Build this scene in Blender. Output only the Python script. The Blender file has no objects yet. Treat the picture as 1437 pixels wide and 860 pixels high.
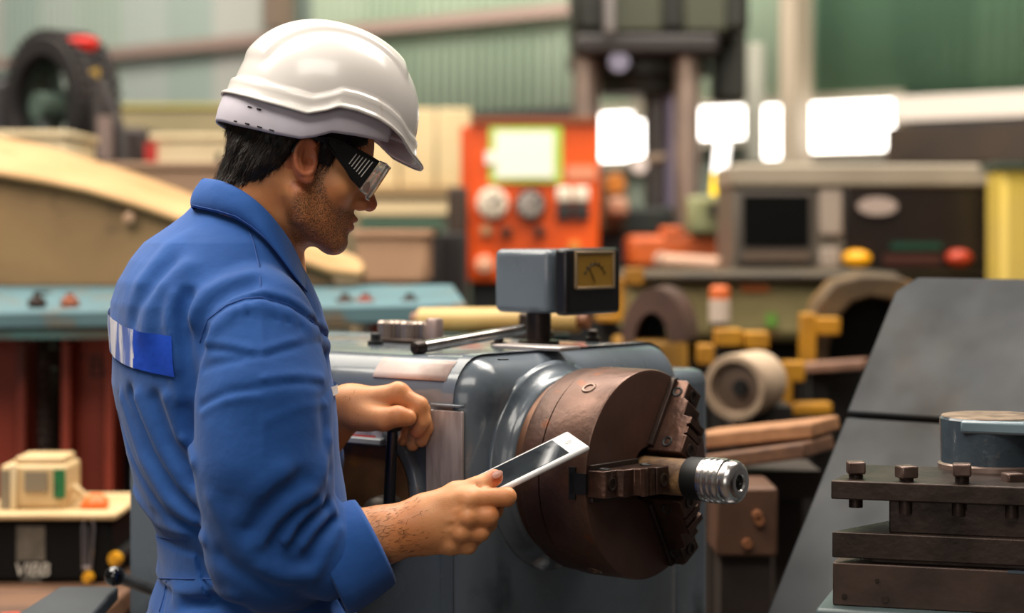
import bpy, math, random
import numpy as np
from mathutils import Vector, Matrix, noise as mnoise
random.seed(7); np.random.seed(7)
S = bpy.context.scene
C = bpy.context.scene.collection
PI = math.pi
def sin(d): return math.sin(math.radians(d))
def cos(d): return math.cos(math.radians(d))

# ------------------------------------------------------------------ camera, sky, lights, exposure
CAM_H, HOR, FPX = 1.52, 330.0, 1437 * 70 / 36.0
cam = bpy.data.cameras.new('camera'); camo = bpy.data.objects.new('camera', cam); C.objects.link(camo)
cam.lens = 70; cam.sensor_width = 36; cam.sensor_fit = 'HORIZONTAL'
cam.shift_y = (HOR - 430) / 1437
camo.location = (0, 0, CAM_H); camo.rotation_euler = (PI / 2, 0, 0)
cam.dof.use_dof = True; cam.dof.focus_distance = 2.38; cam.dof.aperture_fstop = 2.9
cam.clip_start = 0.05; cam.clip_end = 200
S.camera = camo
w = bpy.data.worlds.new('sky'); S.world = w; w.use_nodes = True
bg = w.node_tree.nodes['Background']
bg.inputs[0].default_value = (1.0, 0.93, 0.84, 1); bg.inputs[1].default_value = 0.055
def area(name, loc, target, sx, sy, power, col):
    l = bpy.data.lights.new(name, 'AREA'); l.shape = 'RECTANGLE'; l.size = sx; l.size_y = sy
    l.energy = power; l.color = col
    o = bpy.data.objects.new(name, l); C.objects.link(o); o.location = loc
    d = Vector(target) - Vector(loc); o.rotation_euler = d.to_track_quat('-Z', 'Y').to_euler()
    return o
area('skylight_over_bay', (-1.9, 2.5, 4.3), (-0.3, 2.6, 1.3), 1.6, 2.4, 120, (1.0, 0.93, 0.82))
area('skylight_front', (-0.2, 0.1, 4.3), (-0.15, 2.6, 1.25), 2.4, 1.2, 52, (1.0, 0.94, 0.85))
area('skylight_over_lathe', (0.6, 4.2, 4.8), (0.1, 2.7, 1.2), 3.2, 0.9, 100, (1.0, 0.94, 0.86))
area('skylight_far_left', (-3.0, 6.5, 6.2), (-2.2, 6.5, 0.8), 4.5, 4.0, 230, (1.0, 0.92, 0.80))
area('skylight_far_right', (2.4, 4.6, 6.2), (1.6, 6.5, 0.8), 3.5, 3.0, 190, (1.0, 0.93, 0.82))
area('skylight_along_wall', (-0.8, 6.4, 4.9), (-0.4, 11.5, 2.6), 9.0, 0.8, 300, (1.0, 0.96, 0.88))  # unseen fill added to brighten the wall sheets, no skylight known there
area('window_behind_camera', (-1.8, -3.0, 2.3), (0.0, 2.6, 1.35), 3.0, 2.0, 27, (1.0, 0.95, 0.88))  # unseen soft fill added on the camera side to lift the face
S.view_settings.view_transform = 'Standard'; S.view_settings.look = 'None'
S.view_settings.gamma = 1; S.view_settings.use_curve_mapping = False
S.view_settings.exposure = 0.5

def W(px, py, Y):
    return Vector(((px - 718.5) / FPX * Y, Y, CAM_H - (py - HOR) / FPX * Y))
def WH(px, py, Y): return W(px, py, Y - .09)
def PX(p):
    return (718.5 + p[0] / p[1] * FPX, HOR + (CAM_H - p[2]) / p[1] * FPX)

# ------------------------------------------------------------------ materials
def lin(h):
    h = h.lstrip('#'); r = [int(h[i:i + 2], 16) / 255 for i in (0, 2, 4)]
    return tuple((c / 12.92 if c <= .04045 else ((c + .055) / 1.055) ** 2.4) for c in r) + (1,)
MATS = {}
def mat(name, col, rough=.5, metal=0.0, col2=None, scale=6.0, lo=.4, hi=.65, bump=0.0, bscale=60.0, col3=None, scale3=25.0, lo3=.58, hi3=.7,
        emit=None, estr=0.0, coat=0.0, sheen=0.0, sss=0.0, rvar=0.0, spec=.5, stretch=None):
    if name in MATS: return MATS[name]
    m = bpy.data.materials.new(name); m.use_nodes = True
    nt = m.node_tree; N = nt.nodes; L = nt.links; b = N['Principled BSDF']
    b.inputs['Base Color'].default_value = lin(col); b.inputs['Roughness'].default_value = rough
    b.inputs['Metallic'].default_value = metal; b.inputs['Coat Weight'].default_value = coat
    b.inputs['Specular IOR Level'].default_value = spec
    if sheen: b.inputs['Sheen Weight'].default_value = sheen; b.inputs['Sheen Roughness'].default_value = .5
    if sss:
        b.inputs['Subsurface Weight'].default_value = sss; b.inputs['Subsurface Radius'].default_value = (1, .35, .2)
        b.inputs['Subsurface Scale'].default_value = .006
    tc = N.new('ShaderNodeTexCoord'); src = tc.outputs['Object']
    if stretch:
        mp = N.new('ShaderNodeMapping'); mp.inputs['Scale'].default_value = stretch
        L.new(src, mp.inputs['Vector']); src = mp.outputs['Vector']
    def nz(sc, det=5.0):
        n = N.new('ShaderNodeTexNoise'); n.inputs['Scale'].default_value = sc; n.inputs['Detail'].default_value = det
        L.new(src, n.inputs['Vector']); return n
    def ramp(n, a, bb):
        r = N.new('ShaderNodeMapRange'); r.inputs['From Min'].default_value = a; r.inputs['From Max'].default_value = bb
        L.new(n.outputs['Fac'], r.inputs['Value']); return r.outputs['Result']
    cur = None
    if col2:
        n = nz(scale); mx = N.new('ShaderNodeMix'); mx.data_type = 'RGBA'
        mx.inputs[6].default_value = lin(col); mx.inputs[7].default_value = lin(col2)
        L.new(ramp(n, lo, hi), mx.inputs[0]); cur = mx.outputs[2]
    if col3:
        n = nz(scale3, 8); mx = N.new('ShaderNodeMix'); mx.data_type = 'RGBA'
        if cur: L.new(cur, mx.inputs[6])
        else: mx.inputs[6].default_value = lin(col)
        mx.inputs[7].default_value = lin(col3); L.new(ramp(n, lo3, hi3), mx.inputs[0]); cur = mx.outputs[2]
    if cur: L.new(cur, b.inputs['Base Color'])
    if rvar:
        n = nz(scale * 2.3); r = N.new('ShaderNodeMapRange'); r.inputs['From Min'].default_value = .3; r.inputs['From Max'].default_value = .7
        r.inputs['To Min'].default_value = max(.02, rough - rvar); r.inputs['To Max'].default_value = min(1, rough + rvar)
        L.new(n.outputs['Fac'], r.inputs['Value']); L.new(r.outputs['Result'], b.inputs['Roughness'])
    if bump:
        n = nz(bscale, 4); bp = N.new('ShaderNodeBump'); bp.inputs['Strength'].default_value = bump; bp.inputs['Distance'].default_value = .004
        L.new(n.outputs['Fac'], bp.inputs['Height']); L.new(bp.outputs['Normal'], b.inputs['Normal'])
    if emit:
        b.inputs['Emission Color'].default_value = lin(emit); b.inputs['Emission Strength'].default_value = estr
    MATS[name] = m
    return m

# ------------------------------------------------------------------ mesh building
RM = {}          # object -> its frame (root matrix)
class MB:
    def __init__(s): s.v = []; s.f = []
    def add(s, vs, fs):
        o = len(s.v); s.v.extend([tuple(v) for v in vs]); s.f.extend([tuple(i + o for i in f) for f in fs]); return s
    def box(s, c, size, rot=None):
        hx, hy, hz = size[0] / 2, size[1] / 2, size[2] / 2
        vs = [Vector((x * hx, y * hy, z * hz)) for x in (-1, 1) for y in (-1, 1) for z in (-1, 1)]
        if rot is not None: vs = [rot @ v for v in vs]
        c = Vector(c)
        return s.add([v + c for v in vs], [(0, 1, 3, 2), (4, 6, 7, 5), (0, 4, 5, 1), (2, 3, 7, 6), (0, 2, 6, 4), (1, 5, 7, 3)])
    def bar(s, p0, p1, wdt, hgt, up=(0, 0, 1)):
        p0, p1 = Vector(p0), Vector(p1); d = p1 - p0; x = d.normalized(); u = Vector(up)
        y = u.cross(x).normalized(); z = x.cross(y)
        return s.box((p0 + p1) / 2, (d.length, wdt, hgt), Matrix((x, y, z)).transposed())
    def lathe(s, prof, o, ax, n=32, ref=None, close=False):
        # prof: list of (distance along axis, radius)
        o = Vector(o); ax = Vector(ax).normalized()
        r = Vector(ref) if ref else (Vector((0, 0, 1)) if abs(ax.z) < .9 else Vector((1, 0, 0)))
        e1 = (r - ax * r.dot(ax)).normalized(); e2 = ax.cross(e1)
        vs, fs = [], []
        for (t, rad) in prof:
            for k in range(n):
                a = 2 * PI * k / n
                vs.append(o + ax * t + (e1 * math.cos(a) + e2 * math.sin(a)) * rad)
        m = len(prof)
        for i in range(m - 1 + (1 if close else 0)):
            i2 = (i + 1) % m
            for k in range(n):
                k2 = (k + 1) % n
                fs.append((i * n + k, i * n + k2, i2 * n + k2, i2 * n + k))
        if not close:
            if prof[0][1] > 1e-6: fs.append(tuple(range(n))[::-1])
            if prof[-1][1] > 1e-6: fs.append(tuple((m - 1) * n + k for k in range(n)))
        return s.add(vs, fs)
    def cyl(s, p0, p1, r0, r1=None, n=24):
        p0, p1 = Vector(p0), Vector(p1); d = p1 - p0
        return s.lathe([(0, r0), (d.length, r0 if r1 is None else r1)], p0, d, n)
    def prism(s, poly, o, ex, ey, depth):
        # polygon (a,b) in the plane (ex, ey) at o, pushed along depth vector
        o, ex, ey, dv = Vector(o), Vector(ex), Vector(ey), Vector(depth)
        n = len(poly); a = [o + ex * p[0] + ey * p[1] for p in poly]
        return s.add(a + [p + dv for p in a], [tuple(range(n))[::-1], tuple(range(n, 2 * n))] + [(i, (i + 1) % n, n + (i + 1) % n, n + i) for i in range(n)])
    def tube(s, pts, rad, n=10):
        pts = [Vector(p) for p in pts]; m = len(pts); rad = rad if isinstance(rad, (list, tuple)) else [rad] * m
        vs, fs = [], []; pe = None
        for i, p in enumerate(pts):
            t = (pts[min(i + 1, m - 1)] - pts[max(i - 1, 0)]).normalized()
            if pe is None:
                pe = Vector((0, 0, 1)) if abs(t.z) < .9 else Vector((1, 0, 0))
            e1 = (pe - t * pe.dot(t)).normalized(); pe = e1; e2 = t.cross(e1)
            for k in range(n):
                a = 2 * PI * k / n; vs.append(p + (e1 * math.cos(a) + e2 * math.sin(a)) * rad[i])
        for i in range(m - 1):
            for k in range(n):
                k2 = (k + 1) % n; fs.append((i * n + k, i * n + k2, (i + 1) * n + k2, (i + 1) * n + k))
        fs.append(tuple(range(n))[::-1]); fs.append(tuple((m - 1) * n + k for k in range(n)))
        return s.add(vs, fs)
    def grid(s, P, closed=False):
        # P[i][j] points
        m, n = len(P), len(P[0]); vs = [p for r in P for p in r]; fs = []
        for i in range(m - 1):
            for j in range(n - (0 if closed else 1)):
                j2 = (j + 1) % n
                fs.append((i * n + j, i * n + j2, (i + 1) * n + j2, (i + 1) * n + j))
        return s.add(vs, fs)
    def build(s, name, m, parent=None, world=False, bevel=0, segs=2, sharp=38, smooth=True, solid=0, soff=0):
        vs = [Vector(v) for v in s.v]
        loc = Vector((0, 0, 0)); mtx = Matrix.Identity(4)
        if parent is not None:
            mtx = RM[parent]
            if world:
                inv = mtx.inverted(); vs = [inv @ v for v in vs]
        else:
            lo = Vector([min(v[i] for v in vs) for i in range(3)]); hi = Vector([max(v[i] for v in vs) for i in range(3)])
            loc = Vector(((lo.x + hi.x) / 2, (lo.y + hi.y) / 2, lo.z)); vs = [v - loc for v in vs]; mtx = Matrix.Translation(loc)
        me = bpy.data.meshes.new(name); me.from_pydata([tuple(v) for v in vs], [], s.f); me.validate()
        o = bpy.data.objects.new(name, me); C.objects.link(o); o.location = loc
        if parent is not None: o.parent = parent
        RM[o] = mtx
        if m: me.materials.append(m)
        fix_normals(me)
        if smooth:
            me.polygons.foreach_set('use_smooth', [True] * len(me.polygons))
            if sharp: me.set_sharp_from_angle(angle=math.radians(sharp))
        if solid:
            md = o.modifiers.new('solid', 'SOLIDIFY'); md.thickness = solid; md.offset = soff
        if bevel:
            md = o.modifiers.new('bevel', 'BEVEL'); md.width = bevel; md.segments = segs; md.limit_method = 'ANGLE'; md.angle_limit = math.radians(35)
        return o
def fix_normals(me):
    import bmesh
    b = bmesh.new(); b.from_mesh(me); bmesh.ops.recalc_face_normals(b, faces=b.faces); b.to_mesh(me); b.free()
def tag(o, label=None, cat=None, group=None, kind=None):
    if label: o['label'] = label
    if cat: o['category'] = cat
    if group: o['group'] = group
    if kind: o['kind'] = kind
    return o
def thing(name, label, cat, loc=(0, 0, 0), rz=0.0, group=None, kind=None):
    o = bpy.data.objects.new(name, None); C.objects.link(o); o.empty_display_size = .1
    o.location = loc; o.rotation_euler = (0, 0, rz)
    RM[o] = Matrix.Translation(Vector(loc)) @ Matrix.Rotation(rz, 4, 'Z')
    return tag(o, label, cat, group, kind)
def copy_part(src, parent, loc=None, rot=None):
    c = src.copy(); C.objects.link(c); c.parent = parent; RM[c] = RM[parent]
    if loc is not None: c.location = loc
    if rot is not None: c.rotation_euler = rot
    return c
def copy_tree(o, parent=None):
    c = o.copy(); C.objects.link(c); c.parent = parent
    RM[c] = RM[o] if parent is None else RM[parent]
    for ch in list(o.children): copy_tree(ch, c)
    return c
def set_rm(o): RM[o] = Matrix.Translation(o.location) @ o.rotation_euler.to_matrix().to_4x4()

# ------------------------------------------------------------------ signed distance modelling (organic shapes)
def smin(a, b, k):
    h = np.clip(.5 + .5 * (b - a) / k, 0, 1); return b + (a - b) * h - k * h * (1 - h)
def smax(a, b, k): return -smin(-a, -b, k)
def sd_sphere(P, c, r): return np.sqrt(((P - np.array(c, np.float32)) ** 2).sum(-1)) - r
def sd_ell(P, c, r, R=None):
    q = P - np.array(c, np.float32)
    if R is not None: q = q @ np.array(R, np.float32)       # columns of R: the ellipsoid's axes
    r = np.array(r, np.float32); k0 = np.sqrt(((q / r) ** 2).sum(-1)); k1 = np.sqrt(((q / (r * r)) ** 2).sum(-1)) + 1e-9
    return k0 * (k0 - 1) / k1
def sd_cone(P, a, b, ra, rb):
    a = np.array(a, np.float32); b = np.array(b, np.float32); d = b - a
    t = np.clip(((P - a) @ d) / max(1e-9, float(d @ d)), 0, 1)
    return np.sqrt(((P - a - t[..., None] * d) ** 2).sum(-1)) - (ra + (rb - ra) * t)
def sd_chain(P, pts, rad, k=None):
    d = None
    for i in range(len(pts) - 1):
        e = sd_cone(P, pts[i], pts[i + 1], rad[i], rad[i + 1])
        d = e if d is None else (np.minimum(d, e) if not k else smin(d, e, k))
    return d
def surface_nets(fn, lo, hi, h):
    lo = np.array(lo, np.float32); hi = np.array(hi, np.float32)
    n = np.ceil((hi - lo) / h).astype(int) + 1
    ax = [lo[i] + h * np.arange(n[i], dtype=np.float32) for i in range(3)]
    st = 4; cn = [int(np.ceil((n[i] - 1) / st)) + 1 for i in range(3)]      # coarse pass, then only the band near the surface
    cax = [lo[i] + h * st * np.arange(cn[i], dtype=np.float32) for i in range(3)]
    g = np.stack(np.meshgrid(*cax, indexing='ij'), -1)
    Fc = fn(g.reshape(-1, 3)).reshape(cn)
    F = Fc
    for i in range(3): F = np.repeat(F, st, axis=i)
    off = st // 2
    F = F[off:, off:, off:]
    pad = [(0, max(0, n[i] - F.shape[i])) for i in range(3)]
    F = np.pad(F, pad, mode='edge')[:n[0], :n[1], :n[2]].copy()
    ii = np.argwhere(np.abs(F) < 12 * h)
    out = np.empty(len(ii), np.float32)
    for a in range(0, len(ii), 300000):
        q = ii[a:a + 300000]; out[a:a + 300000] = fn((lo + h * q).astype(np.float32))
    F[tuple(ii.T)] = out
    ins = F < 0
    c = np.zeros(np.array(n) - 1, np.int8)
    offs = [(x, y, z) for x in (0, 1) for y in (0, 1) for z in (0, 1)]
    sl = lambda o, i: slice(o, n[i] - 1 + o)
    for o in offs: c += ins[sl(o[0], 0), sl(o[1], 1), sl(o[2], 2)]
    idx = np.argwhere((c > 0) & (c < 8))
    vid = -np.ones(c.shape, np.int32); vid[tuple(idx.T)] = np.arange(len(idx))
    V = np.stack([F[tuple((idx + np.array(o)).T)] for o in offs], -1)
    pos = np.zeros((len(idx), 3), np.float32); cnt = np.zeros(len(idx), np.float32)
    for a in range(8):
        for b in range(a + 1, 8):
            oa, ob = np.array(offs[a]), np.array(offs[b])
            if np.abs(oa - ob).sum() != 1: continue
            cr = (V[:, a] < 0) != (V[:, b] < 0)
            t = np.where(cr, V[:, a] / (V[:, a] - V[:, b] + 1e-20), 0)
            pos += np.where(cr[:, None], oa + t[:, None] * (ob - oa), 0); cnt += cr
    vert = lo + h * (idx + pos / cnt[:, None])
    faces = []
    for a in range(3):
        b, cc = (a + 1) % 3, (a + 2) % 3
        s0 = [slice(None)] * 3; s1 = [slice(None)] * 3; s0[a] = slice(0, n[a] - 1); s1[a] = slice(1, n[a])
        A, B = ins[tuple(s0)], ins[tuple(s1)]
        e = np.argwhere(A != B)
        e = e[(e[:, b] > 0) & (e[:, cc] > 0) & (e[:, b] < n[b] - 1) & (e[:, cc] < n[cc] - 1)]
        flip = A[tuple(e.T)]
        q = []
        for (db, dc) in ((-1, -1), (0, -1), (0, 0), (-1, 0)):
            t = e.copy(); t[:, b] += db; t[:, cc] += dc; q.append(vid[tuple(t.T)])
        q = np.stack(q, -1); q[~flip] = q[~flip][:, ::-1]
        faces.append(q)
    return vert, np.concatenate(faces)
def np_object(name, vert, faces, m, parent, attrs=None):
    inv = np.array(RM[parent].inverted())
    v = vert @ inv[:3, :3].T + inv[:3, 3]
    me = bpy.data.meshes.new(name)
    me.vertices.add(len(v)); me.vertices.foreach_set('co', v.astype(np.float32).ravel())
    nf = len(faces); me.loops.add(nf * 4); me.polygons.add(nf)
    me.loops.foreach_set('vertex_index', faces.astype(np.int32).ravel())
    me.polygons.foreach_set('loop_start', np.arange(nf, dtype=np.int32) * 4)
    me.update(calc_edges=True); me.validate()
    me.polygons.foreach_set('use_smooth', [True] * len(me.polygons))
    for k, a in (attrs or {}).items():
        at = me.attributes.new(k, 'FLOAT', 'POINT'); at.data.foreach_set('value', a.astype(np.float32))
    o = bpy.data.objects.new(name, me); C.objects.link(o); o.parent = parent; RM[o] = RM[parent]
    if m: me.materials.append(m)
    return o
def raymarch(fn, px, py, y0=1.9, y1=3.2):
    d = np.array([(px - 718.5) / FPX, 1, -(py - HOR) / FPX], np.float32); Y = np.arange(y0, y1, .0015, dtype=np.float32)
    P = np.array([0, 0, CAM_H], np.float32) + Y[:, None] * d
    F = fn(P); k = np.argmax(F < 0)
    if F[k] >= 0: k = int(np.argmin(F))
    return P[k]

# =================================================================== THE WORKER
skin_m = mat('skin', 'de9a66', .48, col2='cf8450', scale=14, bump=.11, bscale=520, sss=.25)
def skin_nodes():
    nt = skin_m.node_tree; N, L = nt.nodes, nt.links; b = N['Principled BSDF']
    prev = b.inputs['Base Color'].links[0].from_socket
    tc = N.new('ShaderNodeTexCoord')
    fine = N.new('ShaderNodeTexNoise'); fine.inputs['Scale'].default_value = 640; fine.inputs['Detail'].default_value = 3
    L.new(tc.outputs['Object'], fine.inputs['Vector'])
    for nm, col, speck in (('stubble', '33221a', True), ('lips', '9a4a3c', False), ('flush', 'b4543a', False), ('scalp', '1b120e', False)):
        a = N.new('ShaderNodeAttribute'); a.attribute_name = nm
        fac = a.outputs['Fac']
        if speck:
            r = N.new('ShaderNodeMapRange'); r.inputs['From Min'].default_value = .38; r.inputs['From Max'].default_value = .62
            r.inputs['To Min'].default_value = .25; r.inputs['To Max'].default_value = 1.0
            L.new(fine.outputs['Fac'], r.inputs['Value'])
            mu = N.new('ShaderNodeMath'); mu.operation = 'MULTIPLY'; L.new(fac, mu.inputs[0]); L.new(r.outputs['Result'], mu.inputs[1]); fac = mu.outputs[0]
        mx = N.new('ShaderNodeMix'); mx.data_type = 'RGBA'; L.new(fac, mx.inputs[0]); L.new(prev, mx.inputs[6]); mx.inputs[7].default_value = lin(col)
        prev = mx.outputs[2]
    L.new(prev, b.inputs['Base Color'])
skin_nodes()
def fabric(name, col, col2):
    m = mat(name, col, .82, col2=col2, scale=7, lo=.35, hi=.7, sheen=.12, spec=.25)
    nt = m.node_tree; N, L = nt.nodes, nt.links; b = N['Principled BSDF']
    tc = N.new('ShaderNodeTexCoord')
    n1 = N.new('ShaderNodeTexNoise'); n1.inputs['Scale'].default_value = 26; n1.inputs['Detail'].default_value = 3
    n2 = N.new('ShaderNodeTexNoise'); n2.inputs['Scale'].default_value = 500; n2.inputs['Detail'].default_value = 2
    L.new(tc.outputs['Object'], n1.inputs['Vector']); L.new(tc.outputs['Object'], n2.inputs['Vector'])
    b1 = N.new('ShaderNodeBump'); b1.inputs['Strength'].default_value = .35; b1.inputs['Distance'].default_value = .006
    b2 = N.new('ShaderNodeBump'); b2.inputs['Strength'].default_value = .25; b2.inputs['Distance'].default_value = .0006
    L.new(n1.outputs['Fac'], b1.inputs['Height']); L.new(n2.outputs['Fac'], b2.inputs['Height'])
    L.new(b1.outputs['Normal'], b2.inputs['Normal']); L.new(b2.outputs['Normal'], b.inputs['Normal'])
    return m
blue_m = fabric('blue_cotton', '25559c', '1d4888')
blue2_m = fabric('blue_cotton_collar', '2859a2', '214d90')
seam_m = mat('blue_thread', '1f4688', .8)
white_m = mat('white_helmet_plastic', 'ded7d1', .24, col2='d3cbc4', scale=5, coat=.15, col3='b9a48e', scale3=40, lo3=.68, hi3=.82)
band_m = mat('lavender_white_plastic', 'cfc8d4', .42, col2='bdb4bd', scale=9)
black_m = mat('black_plastic', '0c0b0c', .35)
hair_m = mat('dark_brown_hair', '15100d', .55, col2='2a1d16', scale=90, spec=.35)

BY = 23.0
BF = np.array([cos(BY), sin(BY), 0]); BR = np.array([sin(BY), -cos(BY), 0]); UP = np.array([0, 0, 1.0])
T_Y = 2.45
TZ = [(255, 345, 50), (285, 331, 57), (300, 324, 66), (318, 316, 84), (340, 306, 106), (366, 300, 122), (395, 298, 138), (425, 300, 148), (450, 303, 152), (540, 311, 157), (640, 327, 152),
      (700, 340, 146), (730, 346, 137), (757, 351, 130), (785, 352, 129), (812, 352, 131), (850, 352, 146), (900, 352, 154), (1000, 350, 150), (1060, 350, 140)]
tz = np.array([W(a[1], a[0], T_Y).z for a in TZ])[::-1]
tcx = np.array([W(a[1], a[0], T_Y).x for a in TZ])[::-1]
thw = np.array([a[2] / FPX * T_Y for a in TZ])[::-1]
person = thing('person', 'man in blue coveralls looking down at a tablet beside the lathe', 'person', (float(tcx[8]), T_Y, 0))
def sd_torso(P):
    x = P[:, 0] - np.interp(P[:, 2], tz, tcx).astype(np.float32); y = P[:, 1] - T_Y
    hw = np.interp(P[:, 2], tz, thw).astype(np.float32)
    f = x * BF[0] + y * BF[1]; r = x * BR[0] + y * BR[1]
    b = hw / 1.085; a = 1.34 * hw
    k = (np.abs(f / b) ** 2.3 + np.abs(r / a) ** 2.3) ** (1 / 2.3)
    d = (k - 1) * b * .95
    d = np.maximum(d, P[:, 2] - tz[-1]); return np.maximum(d, tz[0] - P[:, 2]).astype(np.float32)
A_sh = W(358, 466, 2.305); A_up = W(370, 560, 2.275); A_mid = W(370, 645, 2.270); A_el = W(380, 766, 2.292)
A_fo = W(445, 772, 2.308); A_cu = W(489, 769, 2.315)
L_sh = Vector((tcx[11], T_Y, 0)) * 0 + Vector((-.436, 2.60, 1.405)); L_el = Vector((-.355, 2.67, 1.13)); L_wr = W(484, 574, 2.545)
L_cu = L_el.lerp(L_wr, .60)
def tp(f, r, z, cx=-.338):
    return np.array([cx, T_Y, 0]) + BF * f + BR * r + UP * z
FOLDS = []          # (points, signed amplitude, width)
def cov_base(P):
    d = sd_torso(P)
    arm = sd_chain(P, [A_sh, A_up, A_mid, A_el], [.072, .079, .080, .071])
    fore = sd_chain(P, [A_el, A_fo, A_cu], [.071, .062, .051])
    arm = smin(arm, fore, .02)
    d = smin(d, arm, .016)
    sh = sd_ell(P, W(362, 458, 2.315), (.054, .062, .062)); d = smin(d, sh, .02)
    larm = sd_chain(P, [L_sh, L_el, L_cu], [.075, .072, .052], .02); d = smin(d, larm, .025)
    for sgn in (-1, 1):
        d = smin(d, sd_chain(P, [tp(0, .09 * sgn, .97), tp(.01, .10 * sgn, .52), tp(-.005, .10 * sgn, .09)], [.105, .085, .075]), .03)
    d = np.maximum(d, -(P[:, 2] - .06))
    d = np.maximum(d, -sd_cone(P, A_cu + (A_cu - A_fo) * .45, A_cu + (A_cu - A_fo) * 1.2, .045, .05))
    return d
def fold(pts, amp, wd, n=0):
    q = [raymarch(cov_base, *p, y0=2.1, y1=2.75) for p in pts]
    FOLDS.append((np.array(q, np.float32), amp, wd))
def seg_dist(P, pts):
    d = None
    for i in range(len(pts) - 1):
        a, b = pts[i], pts[i + 1]; v = b - a
        t = np.clip(((P - a) @ v) / max(1e-9, float(v @ v)), 0, 1)
        e = np.sqrt(((P - a - t[:, None] * v) ** 2).sum(-1)); d = e if d is None else np.minimum(d, e)
    return d
def cov(P):
    d = cov_base(P)
    # soft irregularity of worn cloth
    d = d + .0016 * np.sin(P[:, 0] * 41 + P[:, 2] * 23) * np.sin(P[:, 2] * 37 - P[:, 1] * 29)
    near = np.abs(d) < .04
    for pts, amp, wd in FOLDS:
        lo, hi = pts.min(0) - wd * 3, pts.max(0) + wd * 3
        m = near & (P > lo).all(1) & (P < hi).all(1)
        if m.any():
            e = seg_dist(P[m], pts); d[m] -= amp * np.exp(-(e / wd) ** 2)
    # raised waistband with a stitched edge above and below
    zt = W(222, 752, T_Y).z + (P[:, 0] + .43) * -.06; zb = W(222, 812, T_Y).z + (P[:, 0] + .43) * -.02
    inb = 1 / (1 + np.exp(-(zt - P[:, 2]) / .0012)) * 1 / (1 + np.exp(-(P[:, 2] - zb) / .0012))
    far = sd_chain(P, [A_mid, A_el, A_cu], [.10, .10, .08]) > 0
    d = d - .0045 * inb * far
    return d
def folds():
    R, V = 1, -1
    # armhole seam
    arm = [(283, 470), (292, 448), (318, 428), (342, 419), (366, 417), (404, 427), (434, 447), (458, 472)]
    fold(arm, -.0065, .0036); fold([(p[0] - (4 if i < 3 else 0), p[1] - 8) for i, p in enumerate(arm)], .003, .006)
    fold([(283, 470), (272, 510), (268, 560), (269, 600)], -.010, .010)
    fold([(p[0] + (7 if i < 3 else 0), p[1] + 13) for i, p in enumerate(arm)], .0045, .009)
    for (x, y, dx) in ((338, 420, -5), (352, 418, -3), (384, 422, 3), (398, 426, 5), (416, 434, 6)):
        fold([(x, y + 2), (x + dx * .5, y + 14), (x + dx, y + 26)], -.0022, .0032)
    # yoke and back
    fold([(348, 398), (322, 408), (300, 424), (284, 448), (276, 480)], -.011, .013); fold([(350, 388), (316, 396), (290, 414), (268, 446)], .006, .014)
    fold([(262, 416), (256, 440), (260, 490), (268, 540)], -.009, .010); fold([(246, 418), (240, 446), (248, 500), (256, 560)], .008, .011)
    fold([(238, 370), (212, 398), (192, 430), (186, 450)], -.005, .012); fold([(262, 376), (232, 402), (212, 436), (206, 470)], .005, .013)
    fold([(262, 330), (232, 352), (200, 392)], .004, .016)
    # side of the trunk, sweeping to the waist
    for (pts, a, wd) in [([(172, 560), (200, 640), (236, 700), (272, 728)], .007, .010), ([(182, 552), (212, 636), (246, 690), (274, 716)], -.008, .009),
                         ([(196, 560), (226, 630), (256, 676), (276, 698)], .007, .010), ([(216, 560), (240, 620), (272, 672)], -.007, .009),
                         ([(236, 560), (254, 610), (272, 648)], .006, .009), ([(168, 590), (196, 668), (234, 724), (280, 744)], -.007, .009),
                         ([(184, 690), (222, 734), (288, 756)], .005, .009), ([(252, 530), (262, 580), (268, 620)], -.006, .008)]:
        fold(pts, a, wd)
    # pressed line and cross creases on the sleeve
    fold([(366, 424), (369, 500), (370, 600), (371, 690)], .0022, .004)
    for (pts, a) in [([(286, 487), (320, 491), (354, 499)], -.0035), ([(286, 481), (320, 485), (352, 492)], .003), ([(370, 499), (410, 487), (450, 477)], -.0035), ([(372, 492), (410, 480), (448, 470)], .003),
                     ([(286, 517), (312, 509), (338, 505)], -.003), ([(372, 540), (410, 536), (452, 540)], -.003), ([(372, 532), (410, 528), (452, 531)], .0025),
                     ([(284, 570), (318, 552), (362, 546)], -.003), ([(284, 578), (318, 560), (362, 555)], .0025), ([(378, 590), (420, 570), (456, 566)], .002)]:
        fold(pts, a, .0055)
    fold([(456, 500), (452, 560), (458, 620), (462, 660)], -.004, .010)
    # elbow bundle
    for (pts, a, wd) in [([(366, 756), (380, 738), (404, 712), (430, 696)], .010, .010), ([(384, 762), (398, 738), (418, 716), (436, 704)], -.010, .0085),
                         ([(402, 756), (412, 736), (430, 716), (446, 708)], .010, .008), ([(414, 764), (426, 742), (442, 722), (456, 712)], -.009, .008),
                         ([(424, 762), (438, 742), (452, 726), (464, 716)], .008, .008), ([(436, 776), (450, 752), (464, 734)], -.008, .008),
                         ([(448, 790), (462, 762), (472, 742)], .006, .008), ([(354, 742), (368, 716), (392, 690), (420, 674)], -.007, .012),
                         ([(340, 726), (362, 694), (396, 664)], .005, .014), ([(392, 780), (412, 790), (436, 788)], -.006, .010), ([(372, 796), (400, 808), (436, 806)], .006, .011),
                         ([(300, 700), (320, 740), (350, 770)], .004, .014), ([(310, 780), (350, 812), (400, 830)], -.005, .012), ([(440, 690), (456, 660), (462, 620)], .005, .011)]:
        fold(pts, a, wd)
    # below the waistband
    fold([(232, 826), (226, 860)], -.003, .004); fold([(250, 836), (290, 826), (330, 836)], .006, .010); fold([(260, 850), (300, 842), (340, 852)], -.006, .009)
    fold([(420, 838), (470, 852)], -.006, .01)
folds()
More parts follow.
